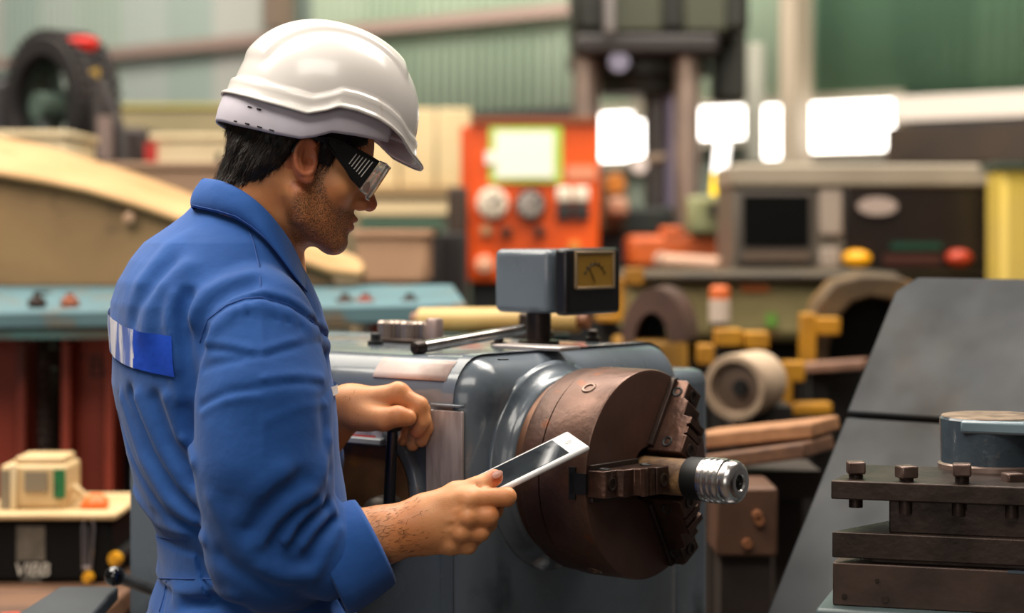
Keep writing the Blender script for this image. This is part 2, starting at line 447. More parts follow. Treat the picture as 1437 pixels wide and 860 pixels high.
v1, f1 = surface_nets(cov, (-.60, 2.16, .99), (-.11, 2.78, 1.60), .0031)
# the legs, coarser, share the same field
v2, f2 = surface_nets(cov_base, (-.60, 2.16, .03), (-.11, 2.78, 1.00), .012)
np_object('coveralls', v1, f1, blue_m, person)
trousers = np_object('trousers', v2, f2, blue_m, person)
for sgn in (-1, 1):
    b = MB(); c = tp(0, .10 * sgn, 0)
    rows = []
    for (z, s0) in ((0, 1.0), (.02, 1.03), (.05, .98), (.085, .75), (.11, .5)):
        rows.append([Vector(c + BF * (.06 + (math.cos(t) * .145 if math.cos(t) > 0 else math.cos(t) * .13) * (s0 if math.cos(t) > 0 else min(1, s0 + .25)) - (1 - s0) * .05) + BR * (math.sin(t) * .052 * (.6 + .4 * s0)) + UP * z)
                     for t in [2 * PI * k / 20 for k in range(20)]])
    b.grid(rows, closed=True); b.f.append(tuple(range(20))[::-1]); b.f.append(tuple(80 + k for k in range(20)))
    b.build('shoe', mat('black_leather', '15120f', .45), person, world=True)

# ---- shirt details
def surf_pt(az, z, off=.0022):
    """point on the coverall skin in direction az (degrees from straight ahead, + to his right) at height z"""
    cx = float(np.interp(z, tz, tcx)); d = BF * cos(az) + BR * sin(az)
    rr = np.arange(.05, .30, .001, dtype=np.float32)
    P = (np.array([cx, T_Y, z]) + rr[:, None] * d).astype(np.float32)
    F = sd_torso(P) if False else cov(P); k = np.where(F < 0)[0]; k = k[-1] if len(k) else 0
    return P[k], Vector(d), rr[k]
def torso_strip(name, az0, az1, zf0, zf1, m, n=26, off=.0025, r=3):
    rows = []
    for j in range(r + 1):
        row = []
        for i in range(n + 1):
            t = i / n; az = az0 + (az1 - az0) * t; z = (1 - j / r) * zf0(t) + j / r * zf1(t)
            cx = float(np.interp(z, tz, tcx)); d = BF * cos(az) + BR * sin(az)
            rr = np.arange(.06, .19, .001, dtype=np.float32); P = (np.array([cx, T_Y, z]) + rr[:, None] * d).astype(np.float32)
            F = cov(P); k = int(np.argmax(F > 0)); row.append(Vector((P[k] + d * off).tolist()))
        rows.append(row)
    b = MB(); b.grid(rows); return b.build(name, m, person, world=True, sharp=0)
refl = mat('silver_reflective_tape', 'f3f0fa', .3, metal=.15, col2='6d82cc', scale=11, lo=.50, hi=.60, stretch=(3.2, 3.2, .7), bump=.6, bscale=30)
bluetape = mat('glossy_blue_tape', '2450c8', .3, col2='1b43ad', scale=20, bump=.3, bscale=50)
zz = lambda py: W(200, py, T_Y - .06).z
torso_strip('reflective_strip', 262, 150, lambda t: zz(436 + 24 * max(0, t - .35) / .65), lambda t: zz(489 + 24 * max(0, t - .35) / .65), refl)
torso_strip('blue_tape_strip', 151, 122, lambda t: zz(459 + 6 * t), lambda t: zz(512 + 8 * t), bluetape, n=10)
torso_strip('white_chest_stripe', 60, -40, lambda t: W(460, 531, 2.5).z, lambda t: W(460, 543, 2.5).z, mat('white_piping', 'd8d0cc', .6), n=14, off=.004)
# stitched seams, thin cords lying on the cloth
def seam(nm, pts, r=.0011, lift=.0008):
    pp = []
    for (x0, y0), (x1, y1) in zip(pts[:-1], pts[1:]):
        for t in (0, .34, .67): pp.append((x0 + (x1 - x0) * t, y0 + (y1 - y0) * t))
    pp.append(pts[-1])
    q = [Vector(raymarch(cov, *p, y0=2.1, y1=2.75).tolist()) - Vector((0, lift, 0)) for p in pp]
    b = MB(); b.tube(q, r, 6); return b.build(nm, seam_m, person, world=True, sharp=0)
seam('armhole_seam', [(281, 480), (284, 468), (292, 448), (318, 428), (342, 419), (366, 417), (404, 427), (434, 447), (456, 470)])
seam('shoulder_seam', [(345, 312), (356, 340), (364, 375), (367, 416)])
seam('waist_seam', [(222, 753), (245, 757), (262, 759)]); seam('waist_seam', [(224, 811), (260, 812), (296, 812)])
seam('trouser_seam', [(234, 815), (230, 836), (224, 858)])
# collar: a folded band running round the neck
def collar():
    top_px = [(284, 251), (300, 252), (318, 257), (340, 268), (362, 284), (382, 304), (400, 328), (413, 347), (424, 372), (432, 398)]
    low_px = [(270, 291), (286, 295), (306, 299), (332, 307), (354, 321), (374, 338), (391, 358), (407, 380), (420, 397), (432, 411)]
    Yt = [2.415, 2.39, 2.372, 2.358, 2.352, 2.354, 2.366, 2.384, 2.40, 2.405]
    T, Lw = [], []
    for (x, y), Y in zip(top_px, Yt): T.append(W(x, y, Y))
    for i, (x, y) in enumerate(low_px):
        q = raymarch(cov_base, x + (6 if i == 0 else 0), y + (4 if i == 0 else 0), y0=2.1, y1=2.75); Y = min(q[1], 2.44) - .014; Lw.append(W(x, y, Y))
    for i in range(len(Lw) - 2, -1, -1):        # keep the lower edge a smooth run in depth
        Lw[i].y = Lw[i].y
    C_ = Vector(W(352, 300, 2.43)); r_ = Vector(BR.tolist())
    mir = lambda p: p - r_ * 2 * (p - C_).dot(r_)
    mid = [t * .5 + l * .5 + Vector((-.002, -.007, .003)) for t, l in zip(T, Lw)]
    inn = [t + (Vector((C_.x, C_.y + .01, t.z - .03)) - t) * .22 + Vector((0, 0, -.012)) for t in T]
    rows = []
    seq = [(inn[i], T[i] * .9 + inn[i] * .1, T[i] + Vector((0, 0, .001)), T[i] * .8 + mid[i] * .2 + Vector((-.001, -.003, .002)), mid[i], mid[i] * .45 + Lw[i] * .55 + Vector((-.001, -.003, 0)), Lw[i]) for i in range(len(T))]
    far = [tuple(mir(p) for p in r) for r in seq[::-1]]
    rows = far + seq
    b = MB(); b.grid(rows)
    c = b.build('collar', blue2_m, person, world=True, sharp=0, solid=.0026, soff=0)
    md = c.modifiers.new('sub', 'SUBSURF'); md.levels = 2; md.render_levels = 2
    st = [Lw[i] * .86 + mid[i] * .14 + Vector((0, -.0035, 0)) for i in range(len(T))]
    b = MB(); b.tube(st, .0007, 5); b.build('collar_stitching', seam_m, c, world=True, sharp=0)
collar()
# rolled cuff on the right sleeve
def cuff(c, ax, r, ln, nm='cuff'):
    b = MB(); ax = Vector(ax).normalized()
    prof = [(-ln, r * 1.07), (-ln * .96, r * 1.13), (-ln * .8, r * 1.145), (-ln * .4, r * 1.10), (-.004, r * 1.04), (0, r * 1.01), (-.002, r * .97), (-.02, r * .93)]
    b.lathe(prof, c, ax, 40, close=False); b.f = b.f[:-2]
    for i, v in enumerate(b.v):
        n = mnoise.noise(Vector(v) * 18) * .004; d = (Vector(v) - Vector(c)); d -= ax * d.dot(ax); b.v[i] = tuple(Vector(v) + d.normalized() * n)
    o = b.build(nm, blue2_m, person, world=True, sharp=0, solid=.002, soff=0); return o
cax = Vector((.88, .20, .44)).normalized()
cuff(W(511, 768, 2.318) + cax * .014, cax, .0525, .066)
cuff(L_cu + (L_wr - L_cu) * .12, L_wr - L_el, .048, .05)

# ---- head
HY, HP = 14.0, 17.0
HF = np.array([cos(HY) * cos(HP), sin(HY) * cos(HP), -sin(HP)]); HL = np.array([-sin(HY), cos(HY), 0]); HU = np.array([cos(HY) * sin(HP), sin(HY) * sin(HP), cos(HP)])
HM = np.stack([HF, HL, HU], 1)
HS = .845         # his head is a little smaller than the unit head the fields below describe
HO = np.array(W(431, 228, 2.343)) + HL * .076 * HS
def hw(f, l, u): return HO + (HF * f + HL * l + HU * u) * HS
def hc(px, py, l):
    """head coordinates (f, u) of a pixel's ray where it crosses the sagittal plane l"""
    o = np.array([0, 0, CAM_H]); d = np.array([(px - 718.5) / FPX, 1, -(py - HOR) / FPX])
    t = ((HO + HL * l * HS - o) @ HL) / (d @ HL); q = o + d * t - HO
    return float(q @ HF) / HS, float(q @ HU) / HS
NB0 = np.array(W(360, 300, 2.425)); NB1 = np.array(W(346, 372, 2.45))
def sd_skull(P):
    q = ((P - HO) @ HM / HS).astype(np.float32)
    d = sd_ell(q, (-.012, 0, .048), (.099, .078, .088))
    d = smin(d, sd_ell(q, (.045, 0, .030), (.052, .064, .062)), .02)
    d = smin(d, sd_ell(q, (.040, 0, -.032), (.050, .057, .070)), .025)
    for s in (-1, 1):
        d = smin(d, sd_chain(q, [(.002, .056 * s, -.045), (.020, .050 * s, -.072), (.074, .016 * s, -.092)], [.015, .015, .015]), .022)
        d = smin(d, sd_sphere(q, (.058, .047 * s, -.016), .020), .02)
    d = smin(d, sd_sphere(q, (.082, 0, -.091), .016), .018)
    d = smin(d, sd_ell(q, (.078, 0, -.058), (.020, .028, .022)), .012)
    d = smin(d, sd_chain(q, [(.070, -.038, .024), (.088, 0, .026), (.070, .038, .024)], [.010, .011, .010]), .014)
    return d, q
def sd_neck(P):
    n = sd_cone(P, HO + HM @ np.array([-.026, 0, -.012]), NB0, .050, .054); return smin(n, sd_cone(P, NB0, NB1, .054, .075), .03)
def sd_head(P):
    d, q = sd_skull(P)
    for s in (-1, 1):
        d = smax(d, -sd_sphere(q, (.096, .032 * s, .006), .014), .012)
        d = smin(d, sd_ell(q, (.075, .032 * s, .004), (.013, .016, .012)), .004)
    d = smin(d, sd_chain(q, [(.086, 0, .022), (.104, 0, -.008), (.113, 0, -.024)], [.008, .009, .0115]), .010)
    d = smin(d, sd_ell(q, (.086, 0, -.010), (.016, .017, .024)), .010)
    for s in (-1, 1):
        d = smin(d, sd_ell(q, (.100, .013 * s, -.030), (.012, .008, .008)), .007)
        d = smax(d, -sd_sphere(q, (.106, .007 * s, -.039), .004), .003)
    d = smin(d, sd_ell(q, (.0965, 0, -.0525), (.007, .021, .0055)), .005)
    d = smin(d, sd_ell(q, (.0945, 0, -.0645), (.0075, .019, .006)), .005)
    d = smax(d, -sd_ell(q, (.104, 0, -.0585), (.010, .022, .0016)), .002)
    d = d * HS
    d = smin(d, sd_neck(P), .022)
    # ears
    for s in (-1, 1):
        a = math.radians(14); R = np.array([[math.cos(a), 0, -math.sin(a)], [0, 1, 0], [math.sin(a), 0, math.cos(a)]])
        R2 = np.array([[cos(10), s * sin(10), 0], [-s * sin(10), cos(10), 0], [0, 0, 1]]) @ R
        e = q - np.array([-.004, .075 * s, .002], np.float32); e = (e @ R2).astype(np.float32)
        ear = sd_ell(e, (0, 0, 0), (.0190, .0090, .031))
        th = np.linspace(-.7 * PI, .75 * PI, 12)
        rim = [(-.0162 * math.cos(t), .0062 * s, .005 + .0245 * math.sin(t)) for t in th]
        ear = smax(ear, -sd_ell(e, (.001, .0100 * s, .003), (.0135, .0095, .0215)), .0015)
        ear = smin(ear, sd_chain(e, rim, [.0036] * 12), .0018)
        ear = smin(ear, sd_chain(e, [(-.006, .003 * s, .014), (-.009, .0045 * s, .0), (-.003, .004 * s, -.013)], [.0026] * 3), .002)
        ear = smin(ear, sd_ell(e, (.006, .002 * s, -.025), (.0085, .005, .009)), .004)
        ear = smin(ear, sd_sphere(e, (.013, .001 * s, -.002), .0048), .004)
        ear = smax(ear, -sd_sphere(e, (.005, .004 * s, -.003), .0062), .002)
        d = smin(d, ear * HS, .004)
    return d
lo = HO + np.array([-.20, -.16, -.21]); hi = HO + np.array([.17, .17, .17])
vh, fh = surface_nets(sd_head, lo, hi, .0023)
qh = (vh - HO) @ HM / HS
ss = lambda x: np.clip(x, 0, 1) ** 2 * (3 - 2 * np.clip(x, 0, 1))
def stub_mask(q):
    f, l, u = q[:, 0], q[:, 1], q[:, 2]
    line = np.interp(f, [-.03, .008, .018, .030, .045, .060, .080, .105, .12], [-.03, -.012, .0, -.012, -.034, -.041, -.041, -.036, -.036])
    fb = np.interp(u, [-.11, -.075, -.045, -.01, .03], [.02, -.006, -.004, .012, .014])
    m = ss((line - u) / .012 + .3) * ss((f - fb) / .012 + .3) * ss((u + .125) / .02)
    side = ss((f - .012) / .006) * ss((.036 - f) / .008) * ss((u + .03) / .02) * ss((.06 - u) / .01) * (np.abs(l) > .04)
    m = np.maximum(m * .85, side)
    nose = (f > .096) & (u > -.040) & (np.abs(l) < .026); m[nose] = 0
    return m
def lip_mask(q): return ss(1.6 - np.sqrt(((q[:, 0] - .097) / .011) ** 2 + (q[:, 1] / .022) ** 2 + ((q[:, 2] + .0585) / .010) ** 2))
def flush_mask(q):
    e = np.abs(np.abs(q[:, 1]) - .08) < .016
    m = ss(1.7 - np.sqrt(((q[:, 0] + .004) / .022) ** 2 + ((q[:, 2]) / .034) ** 2)) * e * .65
    return np.maximum(m, ss(1.6 - np.sqrt(((q[:, 0] - .108) / .018) ** 2 + (q[:, 1] / .02) ** 2 + ((q[:, 2] + .026) / .018) ** 2)) * .6)
def hair_region(q):
    f, l, u = q[:, 0], q[:, 1], q[:, 2]
    # > 0 inside the hair; lower hairline as a function of f, sideburn strip, front hairline
    hl = np.interp(f, [-.12, -.075, -.050, -.030, -.018, .008, .016, .034, .040, .075], [-.058, -.054, -.038, -.012, .026, .038, .004, .004, .030, .050])
    return np.minimum(u - hl, .078 - f)
scalp = ss(hair_region(qh) / .012 + .2)
# ---- right hand and forearm (holds the tablet)
RE = A_el; RW = WH(586, 738, 2.418)
def hand_right(P):
    d = sd_chain(P, [RE, W(470, 760, 2.307), W(540, 750, 2.318), RW], [.043, .038, .0325, .0285], .01)
    mc = [(WH(598, 714, 2.416), WH(656, 700, 2.402), .0165, .0125), (WH(597, 728, 2.412), WH(656, 724, 2.398), .017, .0125),
          (WH(597, 744, 2.414), WH(646, 746, 2.402), .016, .012), (WH(598, 758, 2.42), WH(632, 764, 2.412), .015, .0115)]
    h = None
    for a, b, ra, rb in mc:
        e = sd_cone(P, a, b, ra, rb); h = e if h is None else smin(h, e, .009)
    h = smin(h, sd_cone(P, RW, WH(640, 735, 2.422), .024, .017), .014)
    d = smin(d, h, .02)
    th = sd_chain(P, [WH(600, 716, 2.425), WH(640, 693, 2.42), WH(670, 684, 2.418), WH(694, 670, 2.424)], [.018, .0140, .0120, .0100], .006)
    d = smin(d, th, .010)
    fg = [([WH(656, 700, 2.402), WH(711, 697, 2.405), WH(712, 699, 2.430), WH(694, 701, 2.452)], [.0125, .0108, .0095, .0085]),
          ([WH(656, 724, 2.398), WH(686, 724, 2.400), WH(694, 716, 2.428), WH(686, 706, 2.455)], [.0125, .0112, .0098, .0088]),
          ([WH(646, 746, 2.402), WH(674, 746, 2.405), WH(686, 734, 2.432), WH(680, 716, 2.462)], [.012, .0108, .0095, .0085]),
          ([WH(632, 764, 2.412), WH(657, 765, 2.414), WH(668, 754, 2.438), WH(664, 736, 2.462)], [.0115, .0098, .0085, .0075])]
    fing = None
    for pts, r in fg:
        e = sd_chain(P, pts, r, .004); fing = e if fing is None else smin(fing, e, .0022)
    d = smin(d, fing, .006)
    # knuckles, tendons and veins on the back of the hand
    for k, (x, y, Y) in enumerate(((658, 703, 2.394), (657, 727, 2.390), (648, 748, 2.394), (634, 763, 2.404))): d = smin(d, sd_sphere(P, WH(x, y, Y), .0075), .008)
    d = smin(d, sd_chain(P, [WH(606, 722, 2.402), WH(632, 722, 2.394), WH(652, 712, 2.389)], [.002] * 3), .004)
    d = smin(d, sd_chain(P, [WH(610, 748, 2.401), WH(634, 744, 2.392), WH(652, 726, 2.388)], [.0018] * 3), .004)
    d = smin(d, sd_chain(P, [WH(612, 732, 2.399), WH(636, 730, 2.390)], [.0018] * 2), .004)
    # thumb nail bed and joint creases
    d = smax(d, -sd_ell(P, WH(696, 666, 2.412), (.0055, .004, .0045)), .0015)
    for x, y in ((672, 681), (669, 683)): d = smax(d, -sd_chain(P, [WH(x - 2, y - 9, 2.407), WH(x + 3, y + 5, 2.404)], [.0011] * 2), .0015)
    return d
vr, fr = surface_nets(hand_right, np.array([-.32, 2.17, 1.08]), np.array([.03, 2.42, 1.27]), .0019)
# ---- left hand over the lever
def hand_left(P):
    wr = W(490, 573, 2.54)
    d = sd_chain(P, [L_el, L_wr, wr], [.042, .0275, .0265], .01)
    h = None
    for a, b, ra, rb in [(W(498, 566, 2.535), W(556, 553, 2.525), .019, .0135), (W(500, 566, 2.552), W(560, 552, 2.548), .0185, .0135),
                         (W(500, 570, 2.566), W(556, 558, 2.568), .017, .013), (W(502, 576, 2.575), W(548, 566, 2.584), .016, .0125)]:
        e = sd_cone(P, a, b, ra, rb); h = e if h is None else smin(h, e, .010)
    d = smin(d, h, .02)
    d = smin(d, sd_ell(P, W(519, 585, 2.530), (.026, .022, .018)), .012)
    th = sd_chain(P, [W(502, 582, 2.525), W(538, 588, 2.508), W(558, 584, 2.503), W(573, 586, 2.506)], [.0175, .0145, .0125, .0105], .006)
    d = smin(d, th, .009)
    fg = [([W(557, 553, 2.525), W(588, 569, 2.522), W(594, 590, 2.526), W(584, 606, 2.532)], [.0135, .0115, .0098, .0086]),
          ([W(560, 552, 2.548), W(591, 575, 2.545), W(597, 600, 2.548), W(591, 618, 2.552)], [.0135, .0115, .0098, .0086]),
          ([W(556, 558, 2.568), W(584, 584, 2.568), W(587, 608, 2.568), W(579, 624, 2.566)], [.013, .0108, .0094, .0082]),
          ([W(548, 566, 2.584), W(570, 590, 2.586), W(572, 608, 2.584), W(566, 618, 2.580)], [.0125, .0098, .0084, .0074])]
    fing = None
    for pts, r in fg:
        e = sd_chain(P, pts, r, .004); fing = e if fing is None else smin(fing, e, .0022)
    d = smin(d, fing, .006)
    d = smin(d, sd_sphere(P, W(560, 546, 2.522), .008), .008)
    return d
vl, fl = surface_nets(hand_left, np.array([-.42, 2.46, 1.05]), np.array([-.09, 2.74, 1.36]), .0021)
vall = np.concatenate([vh, vr, vl]); fall = np.concatenate([fh, fr + len(vh), fl + len(vh) + len(vr)])
z_ = np.zeros(len(vr) + len(vl))
fl_r = np.concatenate([ss(1.4 - np.sqrt(((vr - np.array(WH(697, 667, 2.418))) ** 2).sum(1)) / .013), ss(1.3 - np.sqrt(((vl - np.array(W(584, 608, 2.53))) ** 2).sum(1)) / .013)]) * .6
body = np_object('body', vall, fall, skin_m, person, {'stubble': np.concatenate([stub_mask(qh) * (1 - lip_mask(qh)), z_]), 'lips': np.concatenate([lip_mask(qh) * .8, z_]),
                 'flush': np.concatenate([flush_mask(qh), fl_r]), 'scalp': np.concatenate([scalp * .9, z_])})
b = MB(); nc = WH(698, 665.5, 2.411)
b.lathe([(-.001, .0050), (.0006, .0044), (.0012, .002), (.0013, 0)], nc, Vector((.1, -1, .45)), 14)
td = (WH(694, 670, 2.424) - WH(670, 684, 2.418)).normalized()
for i_, v_ in enumerate(b.v):
    r_ = Vector(v_) - nc; a_ = r_.dot(td); b.v[i_] = tuple(nc + (r_ - td * a_) * .88 + td * a_ * 1.45)
b.build('thumbnail', mat('nail', 'c98f7c', .3), person, world=True)
def arm_hair():
    V = []; F = []
    for vv, fn, org, end in ((vr, hand_right, np.array(A_cu), np.array(RW)), (vl, hand_left, np.array(L_cu), np.array(W(490, 573, 2.54)))):
        ax = (end - org); L_ = np.linalg.norm(ax); ax = ax / L_; t = (vv - org) @ ax
        sel = np.where((t > .02) & (t < L_ + .030))[0]; keep = np.random.random(len(sel)) < np.clip(1.15 - .9 * (t[sel] / L_), .05, 1); sel = sel[keep]
        pk = vv[np.random.choice(sel, 620)].astype(np.float32); e = .0015; I = np.eye(3, dtype=np.float32)
        g = np.stack([fn(pk + I[i] * e) - fn(pk - I[i] * e) for i in range(3)], 1); g /= np.linalg.norm(g, axis=1)[:, None] + 1e-9
        d = ax + np.random.normal(0, .35, pk.shape); d = d - g * (g * d).sum(1)[:, None]; d /= np.linalg.norm(d, axis=1)[:, None] + 1e-9
        sd = np.cross(g, d) * .00016; ln = np.random.uniform(.004, .010, len(pk))[:, None]
        for a, m_, tip in zip(np.stack([pk - sd, pk + sd], 1), np.stack([pk + d * ln * .5 + g * .0011 - sd * .8, pk + d * ln * .5 + g * .0011 + sd * .8], 1), pk + d * ln + g * .0013):
            o = len(V); V.extend([tuple(a[0].tolist()), tuple(a[1].tolist()), tuple(m_[0].tolist()), tuple(m_[1].tolist()), tuple(tip.tolist())]); F.extend([(o, o + 1, o + 3, o + 2), (o + 2, o + 3, o + 4)])
    b = MB(); b.v = V; b.f = F; o = b.build('arm_hair', hair_m, person, world=True, sharp=0); o['kind'] = 'stuff'
arm_hair()
# ---- hair: a close-cropped cap under the helmet plus short strands along its surface
def sd_hair(P):
    d, q = sd_skull(P)
    d = smin(d * HS, sd_neck(P), .022) / HS
    n = .0016 * np.sin(q[:, 0] * 210 + 40 * q[:, 2]) * np.sin(q[:, 2] * 160 + q[:, 1] * 120)
    thick = .0022 + .006 * ss(hair_region(q) / .03)
    return smax(d - thick + n, -hair_region(q), .003) * HS
vk, fk = surface_nets(sd_hair, HO - .16, HO + .18, .003)
hair = np_object('hair', vk, fk, hair_m, person)
def strands():
    q = (vk - HO) @ HM / HS; sel = np.where((q[:, 2] < .06) & (q[:, 0] < .075))[0]; pick = np.random.choice(sel, 7500)
    e = .002; Pk = vk[pick].astype(np.float32)
    g = np.stack([sd_hair(Pk + np.eye(3, dtype=np.float32)[i] * e) - sd_hair(Pk - np.eye(3, dtype=np.float32)[i] * e) for i in range(3)], 1); g /= np.linalg.norm(g, axis=1)[:, None] + 1e-9
    down = HU * -1.0 + HF * -.25; t = down - g * (g @ down)[:, None]; t /= np.linalg.norm(t, axis=1)[:, None] + 1e-9
    side = np.cross(g, t); ln = np.random.uniform(.006, .013, len(Pk))[:, None]; wdt = .00045
    jit = np.random.normal(0, .25, Pk.shape); t = t + jit * .6
    p0 = Pk - g * .001; p1 = Pk + t * ln * .6 + g * .0022; p2 = Pk + t * ln + g * .0018
    V = np.concatenate([p0 - side * wdt, p0 + side * wdt, p1 - side * wdt * .8, p1 + side * wdt * .8, p2]); n = len(Pk); i = np.arange(n)
    F = [(a, a + n, a + 3 * n, a + 2 * n) for a in i.tolist()] + [(a + 2 * n, a + 3 * n, a + 4 * n) for a in i.tolist()]
    b = MB(); b.v = [tuple(x) for x in V.tolist()]; b.f = F
    o = b.build('hair_strands', hair_m, person, world=True, sharp=0); o['kind'] = 'stuff'
strands()

# ---- hard hat (worn, but lifts off: a thing of its own)
hat = thing('hard_hat', 'white hard hat with a raised crest, worn tilted forward by the man', 'helmet', tuple(hw(.0142, 0, .0)))
def hq(f, l, u): return HO + HF * f + HL * l + HU * u      # the hat is given in metres
HC = (.0108, 0.0, .0628)
ha, hc_, hb = .1150, .099, .1115
def rim_u(f): return float(np.interp(f, [-.125, -.10, -.075, -.030, -.012, .0, .020, .045, .062, .078, .095, .12], [-.008, -.010, -.0115, -.0118, -.002, .007, .0092, .0085, .005, -.001, -.013, -.019]))
def helmet_shell():
    n = 210; rows = []
    def ring(fn):
        return [Vector(hq(*fn(2 * PI * k / n)).tolist()) for k in range(n)]
    def dome(phi, u, extra):
        fz = math.cos(phi); lz = math.sin(phi)
        s = max(0.0, u) / hb; cb = (1 - min(1, s) ** 2.25) ** (1 / 2.25)
        f, l = (ha + extra) * fz * cb, (hc_ + extra) * lz * cb
        return f, l
    def edge(phi, out, du):
        f0 = ha * math.cos(phi); e = rim_u(f0)
        f, l = dome(phi, 0, out)
        pk = max(0, math.cos(phi)) ** 5
        f += pk * .009 * (out / .011 if out > .004 else 0); e -= pk * .007 * (1 if out > .004 else 0)
        return HC[0] + f, l, HC[2] + e + du
    rows.append(ring(lambda p: edge(p, .0105, -.0012)))
    rows.append(ring(lambda p: edge(p, .0112, .0012)))
    rows.append(ring(lambda p: edge(p, .0095, .0035)))
    rows.append(ring(lambda p: edge(p, .0060, .0050)))
    rows.append(ring(lambda p: edge(p, .0048, .0070)))
    for h_, ex in ((.0145, .0048), (.0195, .0046), (.0212, .0036), (.0224, .0010), (.0245, .0000), (.028, .0)):
        def g(p, h_=h_, ex=ex):
            e = rim_u(ha * math.cos(p)); f, l = dome(p, e + h_, ex); return HC[0] + f, l, HC[2] + e + h_
        rows.append(ring(g))
    m = 84
    for i in range(1, m + 1):
        t = i / m
        def g(p, t=t):
            e = rim_u(ha * math.cos(p)) + .028; u = e + (hb - e) * math.sin(t * PI / 2) ** 1.0
            u = min(u, hb * .99999); f, l = dome(p, u, 0)
            cr = .0048 / (1 + math.exp((abs(l) - .052) / .0009)) / (1 + math.exp(-(t - .16) / .02)) / (1 + math.exp((f - .074) / .002))
            nf, nu = f / ha, u / hb; L_ = math.hypot(nf, nu) + 1e-6
            return HC[0] + f + cr * nf / L_, l, HC[2] + u + cr * nu / L_
        rows.append(ring(g))
    b = MB(); b.grid(rows, closed=True)
    return b.build('shell', white_m, hat, world=True, sharp=0, solid=.0026, soff=-1)
helmet_shell()
def headband():
    b = MB(); rows = []; n = 110
    top, bot = [], []
    for k in range(n + 1):
        phi = math.radians(52) + (2 * PI - 2 * math.radians(52)) * k / n
        f = .117 * math.cos(phi); l = .0965 * math.sin(phi)
        ut = rim_u(f) - .0006 + (.002 if f > -.03 else 0)
        ub = float(np.interp(f, [-.12, -.10, -.06, -.030, -.015, .002, .03, .075], [-.0435, -.0455, -.044, -.041, -.034, -.023, -.018, -.0115]))
        o = .004 * ss(np.array([(-f - .07) / .04]))[0]
        pts = []
        for (u_, off) in ((ut + .01, -.004), (ut, 0), ((ut + ub) / 2, .0016), (ub + .004, .0008), (ub, -.0006)):
            pts.append(Vector(hq(HC[0] + f * (1 + (off + o) / .117), l * (1 + off / .0965), HC[2] + u_).tolist()))
        rows.append(pts)
    b.grid(rows); return b.build('headband', band_m, hat, world=True, sharp=30, solid=.0022)
hb_o = headband()
b = MB()
for (px, py) in ((334, 147), (350, 150), (363, 152), (330, 174), (345, 182), (362, 184), (379, 190)):
    best = None            # the spot of the band seen at this place
    for ph in range(100, 260, 1):
        for k in range(8):
            f = .117 * cos(ph); l = .0965 * sin(ph)
            if l > 0: continue
            p = hq(HC[0] + f * 1.03, l * 1.03, HC[2] - .006 - .005 * k); x, y = PX(p); e = (x - px) ** 2 + (y - py) ** 2
            if best is None or e < best[0]: best = (e, p, ph)
    t = Vector((-HF * .117 * sin(best[2]) + HL * .0965 * cos(best[2])).tolist()).normalized(); up = Vector(HU.tolist()); nrm = t.cross(up)
    b.box(Vector(best[1].tolist()), (.0055, .0022, .0016), Matrix((t, nrm, up)).transposed())
sl_ = b.build('band_slots', black_m, hb_o, world=True); sl_['kind'] = 'stuff'
b = MB(); f, u = hc(507, 179, -.105)
cpt = Vector(hw(f, -.104, u).tolist())
b.lathe([(-.001, .0022), (-.001, .0052), (.0018, .0052), (.0018, .0022)], cpt, Vector((-HL).tolist()), 18, close=True)
b.build('strap_lug', white_m, hat, world=True)
# ---- safety glasses
gl = thing('safety_glasses', 'black framed clear safety glasses with vented side shields on the face', 'glasses', tuple(hw(.08, 0, .0)))
def shield(s):
    pts = [(440, 190.5), (452, 190), (466, 192), (484, 198), (511, 213), (534, 226.5), (505, 264.5), (492, 251.5), (476, 226), (465, 208), (455, 200), (440, 196)]
    fu = [hc(x, y, -.081) for x, y in pts]
    b = MB()
    def pt(f, u, o=0): return Vector(hw(f, (-(.081 - max(0, f - .045) * .10) - o) * s * 1.0, u).tolist())
    n = len(fu); inn = [pt(f, u) for f, u in fu]; out = [pt(f, u, .0028) for f, u in fu]
    b.add(inn + out, [tuple(range(n))[::-1], tuple(range(n, 2 * n))] + [(i, (i + 1) % n, n + (i + 1) % n, n + i) for i in range(n)])
    sh = b.build('side_shield', black_m, gl, world=True, bevel=.0008)
    slot_m = mat('pale_slot_edge', 'b9b2ac', .35)
    for k in range(6):
        a = np.array((500.5, 216.0)) + np.array((4.6, 2.2)) * k; e = np.array((489.8, 230.0)) + np.array((3.4, 3.6)) * k
        fa, ua = hc(a[0], a[1], -.083); fe, ue = hc(e[0], e[1], -.083)
        bb = MB(); bb.bar(pt(fa, ua, .0032), pt(fe, ue, .0032), .0011, .0012, up=tuple((HL * s).tolist())); bb.build('vent_slot', slot_m, sh, world=True)
    # raised frame lines along upper and lower edge
    bb = MB(); bb.tube([pt(*hc(x, y, -.081), o=.003) for x, y in ((442, 192), (468, 194), (512, 215), (532, 227))], .0014, 8)
    bb.tube([pt(*hc(x, y, -.081), o=.003) for x, y in ((456, 200), (477, 227), (504, 262))], .0012, 8)
    bb.build('frame_edge', mat('black_gloss', '101012', .2), sh, world=True)
    # arm hooked behind the ear
    bb = MB(); bb.tube([pt(*hc(x, y, -.079)) for x, y in ((452, 195), (436, 193), (418, 200), (410, 214))], [.003, .0028, .0025, .002], 8); bb.build('ear_hook', black_m, sh, world=True)
shield(1); shield(-1)
def clear_mat():
    m = bpy.data.materials.new('clear_polycarbonate'); m.use_nodes = True; b = m.node_tree.nodes['Principled BSDF']
    b.inputs['Base Color'].default_value = (.95, .93, .92, 1); b.inputs['Roughness'].default_value = .06; b.inputs['Transmission Weight'].default_value = .92; b.inputs['IOR'].default_value = 1.3
    return m
clear_m = clear_mat()
